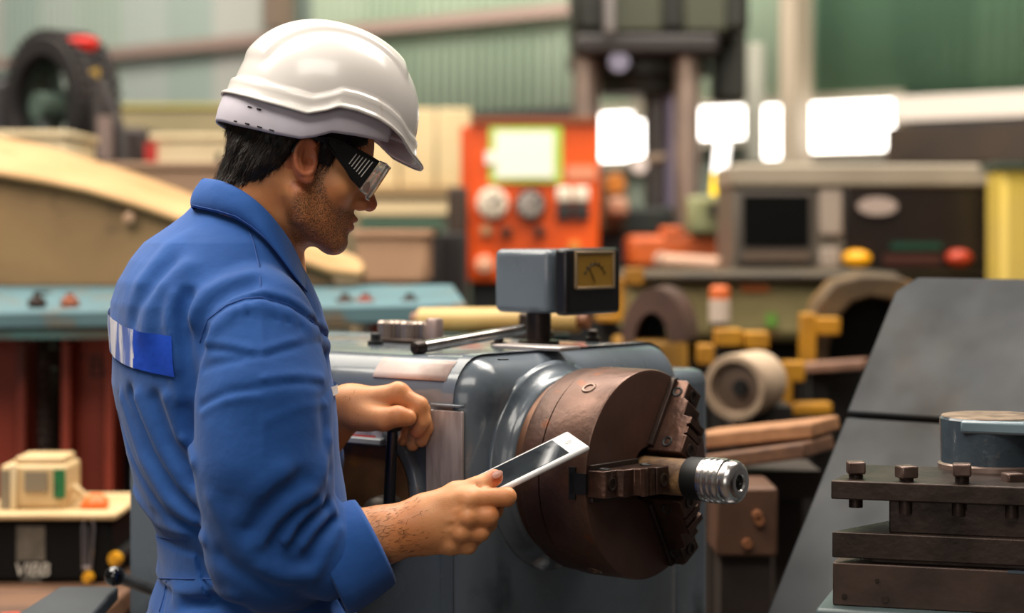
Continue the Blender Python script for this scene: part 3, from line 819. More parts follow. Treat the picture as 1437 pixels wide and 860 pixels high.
def lens():
    ft, ut = hc(545, 233, -.066); fb, ub = hc(514, 279, -.062); fst, ust = hc(533, 226.5, -.078); fsb, usb = hc(504, 265, -.078)
    rows = []
    for j in range(7):
        t = j / 6; row = []
        fs, us = fst + (fsb - fst) * t, ust + (usb - ust) * t; fc, uc = ft + (fb - ft) * t, ut + (ub - ut) * t
        prof = [(fs, -.079, us), ((fs + fc) / 2 + .003, -.0765, (us + uc) / 2), (fc - .001, -.067, uc), (fc + .006, -.050, uc), (fc + .010, -.025, uc + (.004 if j > 4 else 0)), (fc + .011, 0, uc + (.012 if j > 4 else 0))]
        prof += [(p[0], -p[1], p[2]) for p in prof[-2::-1]]
        rows.append([Vector(hw(*p).tolist()) for p in prof])
    b = MB(); b.grid(rows); o = b.build('lens', clear_m, gl, world=True, sharp=60, solid=.002)
    md = o.modifiers.new('sub', 'SUBSURF'); md.levels = 2; md.render_levels = 2
    # moulded rim beads catch the light
    for r, nm in ((rows[0], 'lens_top_rim'), (rows[-1], 'lens_bottom_rim'), ([q[2] for q in rows], 'lens_corner_rim')):
        bb = MB(); bb.tube(r, .0011, 6); bb.build(nm, clear_m, gl, world=True, sharp=0)
lens()

# ---- tablet
def tablet():
    B = WH(826, 624.5, 2.443); A = WH(664, 704, 2.418); D = B + Vector((-.0208, .100, .0078))
    x = (B - A).normalized(); wv = D - B; wv = wv - x * wv.dot(x); y = wv.normalized(); z = x.cross(y)
    if z.z < 0: z = -z
    Lg, Wd = (B - A).length, wv.length
    t = thing('tablet', 'white bezelled tablet with a dark screen held in his right hand', 'tablet', tuple(A))
    R = Matrix((x, y, z)).transposed()
    def bx(nm, u0, u1, v0, v1, h0, h1, m, bev=0, par=None):
        c = A + x * (u0 + u1) / 2 + y * (v0 + v1) / 2 + z * (h0 + h1) / 2
        b = MB(); b.box(c, (u1 - u0, v1 - v0, h1 - h0), R); return b.build(nm, m, par or t, world=True, bevel=bev, segs=3)
    bd = bx('casing', 0, Lg, 0, Wd, -.0068, 0, mat('white_tablet_shell', 'd9d6d4', .25), .003)
    bx('screen', .012, Lg - .024, .007, Wd - .010, -.0004, .0006, mat('black_glass', '2c3034', .08, col2='14171a', scale=26, coat=.6))
    c = A + x * (Lg - .013) + y * (Wd / 2)
    b = MB(); b.lathe([(0, .0045), (.0005, .0045), (.0005, .0036), (0.0002, .0036)], c, z, 20); b.build('home_button', mat('pale_grey', 'c4c0bd', .4), t, world=True)
    return t
tablet()

# =================================================================== THE LATHE
AXR = math.radians(-39.0)
AX = Vector((math.cos(AXR), math.sin(AXR), 0)); VX = Vector((-math.sin(AXR), math.cos(AXR), 0))
LO = Vector((.1747, 2.55, 0)); SZ = 1.214           # chuck face centre sits at LO + (0,0,SZ)
def loc_of(px, py, v=None, u=None, z=None):
    """lathe coordinates of a pixel's ray where it meets the plane v=, u= or z="""
    d = Vector(((px - 718.5) / FPX, 1, -(py - HOR) / FPX)); o = Vector((0, 0, CAM_H)) - LO
    if z is not None: t = (z - o.z) / d.z
    else:
        n = VX if v is not None else AX; t = ((v if v is not None else u) - o.dot(n)) / d.dot(n)
    p = o + d * t; return Vector((p.dot(AX), p.dot(VX), p.z))
grey_m = mat('blue_grey_machine_paint', '616972', .24, col2='52595f', scale=5, coat=.35, col3='363e45', scale3=9, lo3=.62, hi3=.75, rvar=.07, bump=.05, bscale=12)
greyd_m = mat('dark_groove', '20262c', .5)
steel_m = mat('bright_steel', 'cfc8c2', .18, metal=1.0, col2='a49a94', scale=30)
plate_m = mat('brushed_nameplate', 'b0a09b', .5, metal=.25, col2='94847f', scale=16, stretch=(6, 6, 1))
label_m = mat('pinkish_label_plate', 'c2b0a8', .55, metal=0, col2='a58c83', scale=22)
dark_m = mat('oiled_dark_steel', '3f312b', .40, metal=.6, col2='2b211b', scale=18, bump=.2, bscale=70)
iron_m = mat('rusty_brown_iron', '63473a', .42, metal=.55, col2='4a342b', scale=9, col3='8a4a1e', scale3=30, lo3=.64, hi3=.76, bump=.22, bscale=90, rvar=.1)
face_m = mat('brown_machined_face', '5c4136', .42, metal=.5, col2='482f27', scale=7, bump=.1, bscale=60, rvar=.08)
jaw_m = mat('brown_hardened_jaw', '5a4035', .36, metal=.7, col2='3c2a23', scale=24, bump=.25, bscale=90, rvar=.08)
rust_m = mat('ochre_rusted_bar', '8d6a45', .7, col2='59402c', scale=30, lo=.4, hi=.6, bump=.5, bscale=120)
blk_m = mat('matt_black', '0b0a0a', .55)
alu_m = mat('turned_aluminium', 'd8d3d0', .24, metal=1.0)

lathe = thing('metal_lathe', 'large blue grey lathe headstock and base, the man works at its side', 'lathe', tuple(LO), AXR)
def rr_outline(v0, v1, z0, z1, r, inset, n=8):
    """rounded rectangle in (v,z), only the top two corners rounded"""
    v0 += inset; v1 -= inset; z1 -= inset; r = max(.004, r - inset); pts = [(v0, z0)]
    for k in range(n + 1):
        a = PI - k * PI / 2 / n; pts.append((v0 + r + r * math.cos(a), z1 - r + r * math.sin(a)))
    for k in range(n + 1):
        a = PI / 2 - k * PI / 2 / n; pts.append((v1 - r + r * math.cos(a), z1 - r + r * math.sin(a)))
    pts.append((v1, z0)); return pts
def rounded_block(name, u0, u1, v0, v1, z0, z1, r, rend, m, rstart=0.0):
    rows = []; k = 10
    if rstart:
        for i in range(5):
            t = i / 4 * PI / 2; rows.append((u0 + rstart * (1 - math.sin(t)), rstart * (1 - math.cos(PI / 2 - t)) if False else rstart * (1 - math.sin(t))))
        rows = [(u0 + rstart * (1 - math.cos(i / 4 * PI / 2)), rstart * (1 - math.sin(i / 4 * PI / 2))) for i in range(5)]
    else: rows.append((u0, 0))
    for i in range(k + 1):
        t = i / k * PI / 2; rows.append((u1 - rend + rend * math.sin(t), rend * (1 - math.cos(t))))
    P = [[Vector((u, v, z)) for v, z in rr_outline(v0, v1, z0, z1, r, ins)] for u, ins in rows]
    b = MB(); b.grid(P); n = len(P[0]); m_ = len(P)
    b.f.append(tuple(range(n))); b.f.append(tuple((m_ - 1) * n + i for i in range(n))); 
    for i in range(m_ - 1): b.f.append((i * n, (i + 1) * n, (i + 1) * n + n - 1, i * n + n - 1))
    return b.build(name, m, lathe, sharp=50)
TOP = 1.362
V0, V1 = -.165, .315
us = loc_of(631, 560, v=V0).x
head = rounded_block('headstock', -.815, us - .003, V0, V1, .96, TOP, .050, .004, grey_m)
front = rounded_block('headstock_front_casting', us + .003, -.150, V0 - .004, V1 + .004, .96, TOP + .004, .060, .055, grey_m, rstart=.006)
b = MB(); b.add([], []); P = [[Vector((u, v, z)) for v, z in rr_outline(V0 + .004, V1 - .004, .97, TOP - .005, .048, 0)] for u in (us - .006, us + .006)]
b.grid(P); b.build('seam_gasket', greyd_m, lathe)
# base column under the headstock, and the cover box behind the chuck
b = MB(); b.box((-.50, .065, .48), (.64, .44, .96)); b.box((-.30, .075, .04), (1.04, .50, .08)); b.build('base_pedestal', grey_m, lathe, bevel=.02, segs=3)
c1 = loc_of(999, 520, v=.44)
b = MB(); b.box((c1.x - .075, .385, .66), (.15, .11, 1.32)); b.build('rear_cover', grey_m, lathe, bevel=.022, segs=4)
b = MB(); b.box((.42, .05, .50), (1.42, .30, .84)); b.box((.42, .05, .05), (1.6, .42, .1)); b.build('bed', grey_m, lathe, bevel=.012)
b = MB()
for v in (-.06, .04, .16): b = MB(); b.box((.42, v, .935), (1.42, .035, .05)); b.build('bed_way', dark_m, lathe, bevel=.004)
# spindle nose: flared collar on the front wall
b = MB(); b.lathe([(-.151, .140), (-.1485, .134), (-.143, .127), (-.135, .1225), (-.128, .121), (-.126, .116)], (0, 0, SZ), (1, 0, 0), 64)
b.build('spindle_collar', grey_m, lathe, sharp=0)
# nameplates and labels
a0 = loc_of(600, 600, v=V0 - .004); a1 = loc_of(651, 600, v=V0 - .004); zt = loc_of(600, 573, v=V0).z; zb = loc_of(600, 692, v=V0).z
b = MB(); b.box(((a0.x + a1.x) / 2, V0 - .0055, (zt + zb) / 2), (a1.x - a0.x, .005, zt - zb)); b.build('index_plate', plate_m, lathe, bevel=.0015)
b = MB(); b.box(((a0.x + a1.x) / 2 + .004, V0 - .006, zt + .006), (a1.x - a0.x - .01, .008, .004)); b.build('plate_ledge', grey_m, lathe, bevel=.001)
p0 = loc_of(527, 503, v=V0 + .008); p1 = loc_of(630, 510, v=V0 + .008)
rr = []
for i in range(5):
    t = math.radians(24 + i * 9); rr.append([Vector((u, V0 + .05 - .0515 * math.cos(t), TOP - .05 + .0515 * math.sin(t))) for u in (p0.x, p1.x)])
b = MB(); b.grid(rr); b.build('name_strip', label_m, lathe, solid=.002, sharp=0)
# selector dial: rust-brown disc in a recessed niche, ledge and label above it
dc = loc_of(515, 690, v=V0 - .004)
b = MB(); R0 = .076
dz = loc_of(520, 622, v=V0).z
poly = []
for k in range(49):
    a = -PI + 2 * PI * k / 48; x, z = R0 * math.cos(a), R0 * math.sin(a); poly.append((x, min(z, dz - dc.z)))
b.prism(poly[:-1], (dc.x, V0 - .001, dc.z), (1, 0, 0), (0, 0, 1), (0, -.006, 0)); b.build('selector_dial', mat('ochre_brown_plate', '6b4a2e', .55, metal=.2, col2='53351f', scale=20, col3='7a4d1c', scale3=26, lo3=.55, hi3=.7), lathe, bevel=.0015)
ring = [(R0 + .002, 0), (R0 + .002, .004), (R0 + .006, .011), (R0 + .013, .012), (R0 + .020, .006), (R0 + .022, 0)]
b = MB(); vs = []
for k in range(41):
    a = -PI * .42 + (PI * .79) * k / 40; vs.append([Vector((dc.x + r * math.cos(a), V0 - h, dc.z + r * math.sin(a))) for r, h in ring])
b.grid(vs); b.build('dial_surround', grey_m, lathe, sharp=0)
l0 = loc_of(440, 618, v=V0); l1 = loc_of(546, 618, v=V0)
b = MB(); b.box(((l0.x + l1.x) / 2, V0 - .008, dz + .004), (l1.x - l0.x, .016, .009)); b.build('dial_ledge', mat('worn_light_grey', '8f959a', .4), lathe, bevel=.002)
zl = loc_of(520, 606, v=V0).z
b = MB(); b.box(((l0.x + l1.x) / 2 - .003, V0 - .002, zl), (l1.x - l0.x - .012, .003, .017)); lab = b.build('gear_chart', mat('silver_chart', 'a9a5a6', .35, metal=.3, col2='7f7a7b', scale=60), lathe, bevel=.0006)
b = MB(); b.box(((l0.x + l1.x) / 2 - .006, V0 - .0038, zl - .0058), (l1.x - l0.x - .03, .001, .003)); b.build('red_stripe', mat('red_print', 'b5301f', .5), lab)
# gear lever under his left hand
top, bot = W(551, 596, 2.552), W(546, 712, 2.562)
b = MB(); b.cyl(bot, top, .0078, .0070, 18); lv = b.build('gear_lever', mat('gunmetal', '3c3d42', .3, metal=.8), lathe, world=True, sharp=40)
b = MB(); b.lathe([(-.012, .004), (-.009, .011), (0, .0145), (.009, .011), (.012, .004)], top + Vector((0, 0, .002)), (0, 0, 1), 18); b.build('lever_knob', black_m, lv, world=True)
bl = loc_of(546, 716, v=V0 - .01)
b = MB(); b.lathe([(0, .034), (.028, .032), (.034, .028), (.046, .016), (.048, .0)], (bl.x, V0 - .002, bl.z - .012), (0, -1, 0), 32); b.build('lever_boss', mat('worn_bronze_grey', '4f473f', .45, metal=.4), lathe)
# control lever with a black ball, low on the left end
bp = W(161, 808, 2.80); be = W(236, 836, 2.86)
b = MB(); b.tube([bp, be], .0085, 12); b.tube([be, be + Vector(VX) * .10], .012, 12); cl = b.build('control_lever', steel_m, lathe, world=True)
b = MB(); b.lathe([(.0125 * 1.15 * math.cos(math.radians(180 - 15 * i)), .0125 * 1.15 * math.sin(math.radians(15 * i)) + 1e-4) for i in range(13)], bp, (1, 0, 0), 20); b.build('ball_knob', mat('black_ball', '0a0a0b', .12, coat=.6), cl, world=True, sharp=0)
# things fixed to the top: clamp lever, hub, ribbed block, studs, cover strip
n0, n1 = W(592, 487, 2.655), W(733, 462, 2.80)
b = MB(); b.cyl(n0, n1, .0085, .0075, 18); cl = b.build('clamp_lever', steel_m, lathe, world=True)
b = MB(); d = (n0 - n1).normalized(); b.lathe([(-.002, .009), (.006, .0098), (.014, .008), (.017, .003)], n0, d, 18); b.build('lever_end', dark_m, cl, world=True)
hb0 = loc_of(748, 470, z=TOP)
b = MB(); b.lathe([(0, .034), (.008, .034), (.009, .0225), (.034, .0225), (.037, .020)], (hb0.x, hb0.y, TOP - .002), (0, 0, 1), 32); b.build('clamp_hub', dark_m, lathe)
gb = loc_of(571, 481, z=TOP)
b = MB(); b.box((gb.x, gb.y, TOP + .003), (.10, .05, .008)); b.build('ribbed_knob_base', dark_m, lathe, bevel=.002)
kn = mat('knurled_steel', '9a8a80', .35, metal=.8)
for i in range(2):
    prof = []
    b = MB(); c = Vector((gb.x - .028 + .045 * i, gb.y, TOP + .007)); n = 22; vs = []
    for z in (0, .022, .025):
        vs.append([c + Vector((math.cos(PI * 2 * k / (2 * n)), math.sin(PI * 2 * k / (2 * n)), 0)) * (.0225 if k % 2 else .0200) * (1 if z < .024 else .85) + Vector((0, 0, z)) for k in range(2 * n)])
    b.grid(vs, closed=True); b.f.append(tuple(4 * n + k for k in range(2 * n))); b.build('ribbed_knob', kn, lathe, sharp=25)
b = MB(); b.lathe([(0, .013), (.030, .013), (.033, .011)], (gb.x + .050, gb.y + .004, TOP + .004), (0, 0, 1), 20); b.build('stop_pin', mat('worn_pinkish_steel', 'a08a84', .4, metal=.6), lathe)
for (px, py, m_) in ((527, 484, blk_m), (700, 486, dark_m), (832, 479, dark_m)):
    q = loc_of(px, py, z=TOP); b = MB(); b.lathe([(0, .012), (.006, .012), (.007, .0075), (.016, .0075), (.018, .005)], (q.x, q.y, TOP), (0, 0, 1), 6); b.build('stud_nut', m_, lathe)
q0 = loc_of(735, 491, z=TOP); q1 = loc_of(858, 487, z=TOP)
b = MB(); b.box(((q0.x + q1.x) / 2 + .01, .030, TOP + .006), (.120, .045, .006)); b.build('cover_plate', mat('pale_worn_plate', 'aaa19e', .3, metal=.6), lathe, bevel=.002)
q = loc_of(700, 500, z=TOP)
b = MB(); b.lathe([(0, .007), (.0012, .007), (.0012, 0)], (loc_of(706, 509, z=TOP).x, loc_of(706, 509, z=TOP).y, TOP + .0035), (0, 0, 1), 14); b.build('oil_plug', greyd_m, lathe)

# ------------------------------------------------------------------ chuck
chuck = thing('lathe_chuck', 'rusty brown three jaw lathe chuck on the spindle', 'chuck', tuple(LO + Vector((0, 0, SZ))), AXR)
FR = .1345
b = MB(); b.lathe([(-.072, .03), (-.072, FR), (-.004, FR), (-.0012, FR - .0015), (0, FR - .005), (0, .036), (-.03, .034), (-.03, .0)], (0, 0, 0), (1, 0, 0), 96)
cb = b.build('chuck_body', iron_m, chuck, sharp=30)
cb.data.materials.append(face_m)
for p in cb.data.polygons:
    if p.normal.x > .9: p.material_index = 1
b = MB(); b.lathe([(-.108, .03), (-.108, FR - .006), (-.100, FR - .003), (-.0765, FR - .003), (-.0765, .03)], (0, 0, 0), (1, 0, 0), 96); b.build('back_ring', iron_m, chuck, sharp=30)
b = MB(); b.lathe([(-.140, .03), (-.140, .1175), (-.106, .1175), (-.106, .03)], (0, 0, 0), (1, 0, 0), 72); b.build('mounting_flange', mat('orange_brown_iron', '5d3f2f', .45, metal=.5, col2='74503a', scale=14), chuck, sharp=30)
for ang in (33, 153, 273):
    d = Vector((0, -sin(ang), cos(ang))); c = d * (FR - .002) + Vector((-.040, 0, 0))
    b = MB(); b.lathe([(-.006, .0088), (.0022, .0100), (.0036, .0088), (.0034, .0064), (-.006, .0060)], c, d, 28, close=True); s_ = b.build('key_socket', mat('worn_socket_rim', '7a6255', .35, metal=.7), chuck, sharp=25)
    b = MB(); b.lathe([(-.004, .0062), (-.001, .0062)], c, d, 20); b.build('socket_hole', blk_m, s_)
def jaw(deg):
    """radial direction deg measured from +v (away from the operator) towards up"""
    e = Vector((0, cos(deg), sin(deg))); t = Vector((0, -sin(deg), cos(deg))); x = Vector((1, 0, 0)); R = Matrix((e, t, x)).transposed()
    w_ = .034
    b = MB()
    prof = [(.026, -.004), (.026, .050), (.052, .050), (.052, .044), (.078, .044), (.080, .034), (.100, .034), (.104, .026), (.126, .026), (.130, .020), (.130, -.004)]
    b.prism([(r, h) for r, h in prof], t * -w_ / 2, e, x, t * w_); j = b.build('jaw', jaw_m, chuck, bevel=.0014, smooth=True)
    # guide tongues either side, slot end in the rim and screws on the flanks and steps
    for s in (-1, 1): bb = MB(); bb.box(e * .080 + t * s * (w_ / 2 + .003) + x * .0035, (.098, .007, .007), R); bb.build('jaw_guide', dark_m, j, bevel=.001)
    bb = MB(); bb.box(e * (FR - .006) + x * -.011, (.014, .026, .024), R); bb.box(e * (FR - .006) + x * -.020, (.014, .040, .010), R); bb.build('slot_end', blk_m, j)
    for (r, h, rad) in ((.038, .050, .0075), (.115, .026, .0075)):
        c = e * r + x * h
        bb = MB(); bb.lathe([(-.002, .0085), (.0016, .0085), (.002, .0075), (.0016, .0050), (-.002, .0050)], c, x, 20, close=True); bb.lathe([(-.003, .0052), (.0004, .0052)], c, x, 16)
        bb.build('jaw_screw', dark_m, j, sharp=25)
    for s in (-1, 1):
        for r in (.040, .112):
            c = e * r + t * s * (w_ / 2) + x * (.024 if r < .1 else .013)
            bb = MB(); bb.lathe([(-.002, .0072), (.0012, .0072), (.0016, .0062), (.0006, .0042), (-.003, .0042)], c, t * s, 18, close=True); bb.lathe([(-.003, .0044), (-.001, .0044)], c, t * s, 14)
            bb.build('flank_screw', blk_m, j, sharp=25)
    bb = MB()
    for k in range(2): bb.prism([(0, 0), (.001, .005), (.009, .005), (.010, 0)], e * (.054 + k * .014) + x * .0435 - t * w_ / 2, e, x, t * w_)
    bb.build('jaw_teeth', jaw_m, j)
for a in (180, 57, -60): jaw(a)
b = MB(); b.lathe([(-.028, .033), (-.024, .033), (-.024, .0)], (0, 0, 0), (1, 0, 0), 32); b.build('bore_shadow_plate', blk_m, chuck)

# ------------------------------------------------------------------ workpiece
wp = thing('workpiece', 'turned bar with a shiny ringed aluminium nose, gripped by the chuck', 'workpiece', tuple(LO + Vector((0, 0, SZ))), AXR)
u1, u2, u3 = .064, .088, .139
b = MB(); b.lathe([(-.022, .0), (-.022, .0235), (u1, .0235)], (0, 0, 0), (1, 0, 0), 40); b.build('rusted_bar', rust_m, wp)
b = MB(); b.lathe([(u1, .010), (u1, .0262), (u1 + .002, .0270), (u2, .0270), (u2, .010)], (0, 0, 0), (1, 0, 0), 48); b.build('black_sleeve', blk_m, wp, sharp=30)
pr = [(u2, .010), (u2, .0268), (u2 + .0015, .0280)]
for k in range(3):
    s = u2 + .004 + k * .0085
    pr += [(s, .0280), (s + .001, .0262), (s + .0025, .0262), (s + .0038, .0286), (s + .0062, .0286), (s + .0075, .0280)]
pr += [(u2 + .032, .0278), (u2 + .0335, .0255), (u2 + .036, .0255), (u2 + .0375, .0272), (u3 - .009, .0272), (u3 - .004, .0250), (u3 - .001, .0210), (u3, .0170), (u3, .0110), (u3 - .002, .0092), (u3 - .02, .0088), (u3 - .02, .0)]
b = MB(); b.lathe(pr, (0, 0, 0), (1, 0, 0), 64); b.build('ringed_nose', alu_m, wp, sharp=35)
b = MB(); b.lathe([(u3 - .019, .0086), (u3 - .012, .0086), (u3 - .012, 0)], (0, 0, 0), (1, 0, 0), 24); b.build('bore', blk_m, wp)

# ------------------------------------------------------------------ load meter on the headstock
mc = loc_of(791, 441, v=.128)
meter = thing('load_meter', 'blue grey meter box with an amber dial on top of the headstock', 'meter', tuple(LO + AX * mc.x + VX * mc.y + Vector((0, 0, TOP))), AXR)
mz = mc.z - TOP; mh = loc_of(791, 350, v=.128).z - mc.z
ml = mc.x - loc_of(693, 435, v=.128).x; mw = .124
b = MB(); b.box((-ml / 2 - .014, mw / 2, mz + mh / 2), (ml - .026, mw, mh)); b.build('meter_case', grey_m, meter, bevel=.010, segs=4)
b = MB(); b.box((-.004, mw / 2, mz + mh / 2), (.024, mw + .006, mh + .004)); bz = b.build('bezel', mat('black_bakelite', '141213', .3), meter, bevel=.007, segs=3)
b = MB()
wy0, wy1, wz0, wz1 = .018, mw - .020, mz + mh * .42, mz + mh * .93
def frame_u(b, x, y0, y1, z0, z1, t, d):
    b.box((x, (y0 + y1) / 2, z0 + t / 2), (d, y1 - y0, t)); b.box((x, (y0 + y1) / 2, z1 - t / 2), (d, y1 - y0, t))
    b.box((x, y0 + t / 2, (z0 + z1) / 2), (d, t, z1 - z0)); b.box((x, y1 - t / 2, (z0 + z1) / 2), (d, t, z1 - z0)); return b
frame_u(b, .009, wy0 - .004, wy1 + .004, wz0 - .004, wz1 + .004, .004, .005); b.build('window_rim', mat('worn_brass_rim', '9c8567', .4, metal=.5), meter, bevel=.001)
b = MB(); b.box((.0082, (wy0 + wy1) / 2, (wz0 + wz1) / 2), (.002, wy1 - wy0, wz1 - wz0)); dl = b.build('dial', mat('amber_dial', '8f6a24', .3, col2='a47a2c', scale=14), meter)
b = MB(); cy, cz = (wy0 + wy1) / 2, wz0 + .006; pts = [Vector((.0096, cy + .026 * math.cos(a), cz + .026 * math.sin(a))) for a in np.linspace(.5, PI - .5, 15)]
b.tube(pts, .0007, 5)
for a in np.linspace(.5, PI - .5, 7): b.bar((.0097, cy + .024 * math.cos(a), cz + .024 * math.sin(a)), (.0097, cy + .030 * math.cos(a), cz + .030 * math.sin(a)), .0008, .0008, up=(1, 0, 0))
b.bar((.0098, cy, cz), (.0098, cy - .013, cz + .02), .0012, .0008, up=(1, 0, 0)); b.build('scale_and_needle', blk_m, dl)
b = MB(); b.lathe([(0, .03), (.006, .03), (.008, .018), (mz, .018)], (-ml * .62, mw * .35, 0), (0, 0, 1), 28); b.build('meter_stand', dark_m, meter)

# ------------------------------------------------------------------ splash guard: two sloping sheets behind the carriage
guard_m = mat('scuffed_grey_sheet', '26292d', .6, col2='211f1e', scale=4, metal=.1, col3='221b14', scale3=6, lo3=.56, hi3=.70, spec=.35, rvar=.1)
g0 = LO + AX * -.04 + VX * .35; g1 = LO + AX * -.04 + VX * .755; zl, zh = .98, 1.452
sg = thing('splash_guard', 'sloping grey sheet metal guard behind the tool post', 'guard', (g0.x, g0.y, 0), AXR)
def slope_sheet(t0, t1, nm, lift):
    sl = Vector((0, .405, zh - zl)); L_ = sl.length; s = sl / L_; nrm = Vector((0, -s.z, s.y))
    b = MB(); a, e = L_ * t0, L_ * t1; w0, w1 = 0.0, 1.25
    pts = [(w0, a), (w1, a), (w1, e), (w0 + (.03 if t1 > .95 else 0), e), (w0, e - (.03 if t1 > .95 else 0))]
    if t1 <= .95: pts = pts[:4]
    b.prism(pts, Vector((0, 0, zl)) + nrm * lift, (1, 0, 0), s, nrm * -.016); return b.build(nm, guard_m, sg, bevel=.004, segs=2)
ts = .565
slope_sheet(-.25, ts - .004, 'guard_sheet', 0); slope_sheet(ts + .004, 1.0, 'guard_sheet', .004)
sl = Vector((0, .405, zh - zl))
b = MB(); b.bar(Vector((.012, 0, zl)) + sl * -.2 + Vector((0, .02, -.016)), Vector((.012, 0, zl)) + sl * .98 + Vector((0, .02, -.016)), .02, .02, up=(1, 0, 0)); b.build('guard_rail', grey_m, sg)
for u in (.03, 1.2):
    b = MB(); b.box((u, .46, .60), (.05, .05, 1.20)); b.build('guard_leg', grey_m, sg, bevel=.004)

# ------------------------------------------------------------------ tool post on its slide
YT = 2.32
tpo = W(1166, 700, YT); TR = math.radians(-17)
post = thing('tool_post', 'dark steel square tool post with clamping bolts and a round grey handle hub', 'tool post', (tpo.x, tpo.y, 0), TR)
TX = Vector((math.cos(TR), math.sin(TR), 0)); TV = Vector((-math.sin(TR), math.cos(TR), 0))
def tz_(py): return CAM_H - (py - HOR) / FPX * YT
def tl(px, py, v=0.0, z=None):
    d = Vector(((px - 718.5) / FPX, 1, -(py - HOR) / FPX)); o = Vector((0, 0, CAM_H)) - Vector((tpo.x, tpo.y, 0))
    t = (z - o.z) / d.z if z is not None else (v - o.dot(TV)) / d.dot(TV)
    p = o + d * t; return Vector((p.dot(TX), p.dot(TV), p.z))
WD = .175; LN = .34
def slab(nm, u0, z0, z1, m, cut=.0, w_=WD, v0=0.0, u1=LN, bev=.0016):
    b = MB(); poly = [(u0, v0), (u1, v0), (u1, v0 + w_), (u0 + cut, v0 + w_)]
    b.prism(poly, (0, 0, z0), (1, 0, 0), (0, 1, 0), (0, 0, z1 - z0)); return b.build(nm, m, post, bevel=bev)
tplate = slab('clamp_plate', 0, tz_(700), tz_(674), dark_m, .02)
slab('post_core', tl(1246, 720).x, tz_(746), tz_(700), dark_m, 0, w_=WD - .02, v0=.012)
slab('slotted_block', 0.001, tz_(782), tz_(745.5), dark_m, .085)
lowb = slab('top_slide', .002, tz_(849), tz_(789), mat('dark_brown_casting', '4a3830', .5, metal=.4, col2='392b25', scale=14, bump=.15, bscale=50), .0)
b = MB(); b.prism([(.045, .02), (LN, .02), (LN, .15), (.045, .15)], (0, 0, tz_(790)), (1, 0, 0), (0, 1, 0), (0, 0, tz_(781) - tz_(790))); b.build('swivel_pad', dark_m, post)
b = MB(); b.prism([(.20, -.0006), (LN, -.0006), (LN, -.0006 + .03), (.22, .03)], (0, 0, tz_(792)), (1, 0, 0), (0, 1, 0), (0, 0, tz_(789) - tz_(792) + .0004)); b.build('slide_wear_strip', mat('bluish_worn_edge', '5c6772', .3, metal=.7), post)
for (px, py, r) in ((1185, 837, .0035), (1231, 815, .0028), (1242, 841, .0050)):
    q = tl(px, py); b = MB(); b.lathe([(-.001, r), (.0008, r * .9), (.0008, 0)], (q.x, -.0002, q.z), (0, -1, 0), 14); b.build('side_screw', dark_m, lowb)
# bolts through the clamp plate
def bolt(px, py_head_top, py_plate, v, stub, tilt):
    zp = tz_(674); d = tl(px, py_plate, z=zp); c = Vector((d.x, d.y, zp))
    Yw = (Matrix.Translation((tpo.x, tpo.y, 0)) @ Matrix.Rotation(TR, 4, 'Z') @ c).y
    htop = CAM_H - (py_head_top - HOR) / FPX * Yw
    rt = post
    b = MB(); b.cyl((c.x, c.y, zp - stub), (c.x, c.y, htop - .012), .0082, .0082, 20)
    for k in range(int((htop - .012 - zp) / .0016) + 1): b.lathe([(0, .0082), (.0004, .0090), (.0008, .0082)], (c.x, c.y, zp + k * .0016), (0, 0, 1), 20)
    bo = b.build('clamping_bolt', dark_m, rt, sharp=30)
    b = MB(); hz = .0145; R = Matrix.Rotation(tilt, 3, 'Z'); b.box((c.x, c.y, htop - hz / 2), (.021, .021, hz), R); b.build('square_head', mat('worn_bolt_head', '77625a', .35, metal=.65, col2='56443c', scale=40), bo, bevel=.0022, segs=2)
bolt(1201, 647, 671, .02, .034, .25); bolt(1272, 653, 675, .05, .03, .6); bolt(1350, 650, 678, .02, .03, .1); bolt(1421, 663, 675, .02, .03, .5)
for (px) in (1273, 1347, 1421):
    q = tl(px, 712, v=.03); b = MB(); b.cyl((q.x, .010, tz_(718)), (q.x, .010, tz_(700)), .0075, n=16); b.build('bolt_end', dark_m, post, sharp=30)
# hub with handle
hc0 = tl(1388, 664, z=tz_(674)); hcx, hcy = hc0.x, hc0.y + .064
paint_m = mat('chipped_blue_grey_paint', '3b454d', .22, col2='2b343b', scale=10, coat=.5, bump=.6, bscale=34)
zp = tz_(674); Yh = 2.40; ht = CAM_H - (589 - HOR) / FPX * Yh
b = MB(); b.lathe([(0, .066), (.005, .066), (.007, .063)], (hcx, hcy, zp), (0, 0, 1), 56); b.build('hub_washer', mat('pinkish_worn_steel', '8f7a70', .35, metal=.7), post, sharp=30)
b = MB(); b.lathe([(.007, .0625), (ht - zp - .003, .0640), (ht - zp, .0615)], (hcx, hcy, zp), (0, 0, 1), 64); hub = b.build('handle_hub', paint_m, post, sharp=40)
b = MB(); b.lathe([(0, .0618), (.0012, .0610), (.0016, .055), (.0016, 0)], (hcx, hcy, ht), (0, 0, 1), 56); b.build('hub_cap', mat('rusty_cap', '8d7764', .5, metal=.4, col2='5b4a3e', scale=30), hub, sharp=40)
b = MB(); b.prism([(-.035, -.062), (.20, -.085), (.20, -.02), (-.01, .03)], (hcx, hcy, ht - .017), (1, 0, 0), (0, 1, 0), (0, 0, .0165)); b.build('handle_arm', mat('handle_arm_paint', '6f8088', .25, coat=.4, col2='596a73', scale=9), hub, bevel=.004)
# carriage under it
b = MB(); b.box((LN / 2 + .01, WD / 2, tz_(849) - .035), (LN + .05, WD + .05, .07)); b.build('cross_slide', mat('grey_green_casting', '4b5a5c', .45, col2='3c4849', scale=9), post, bevel=.005)
b = MB(); b.box((LN / 2 + .02, WD / 2, .990), (LN + .10, WD + .02, .058)); b.build('saddle', grey_m, post, bevel=.006)

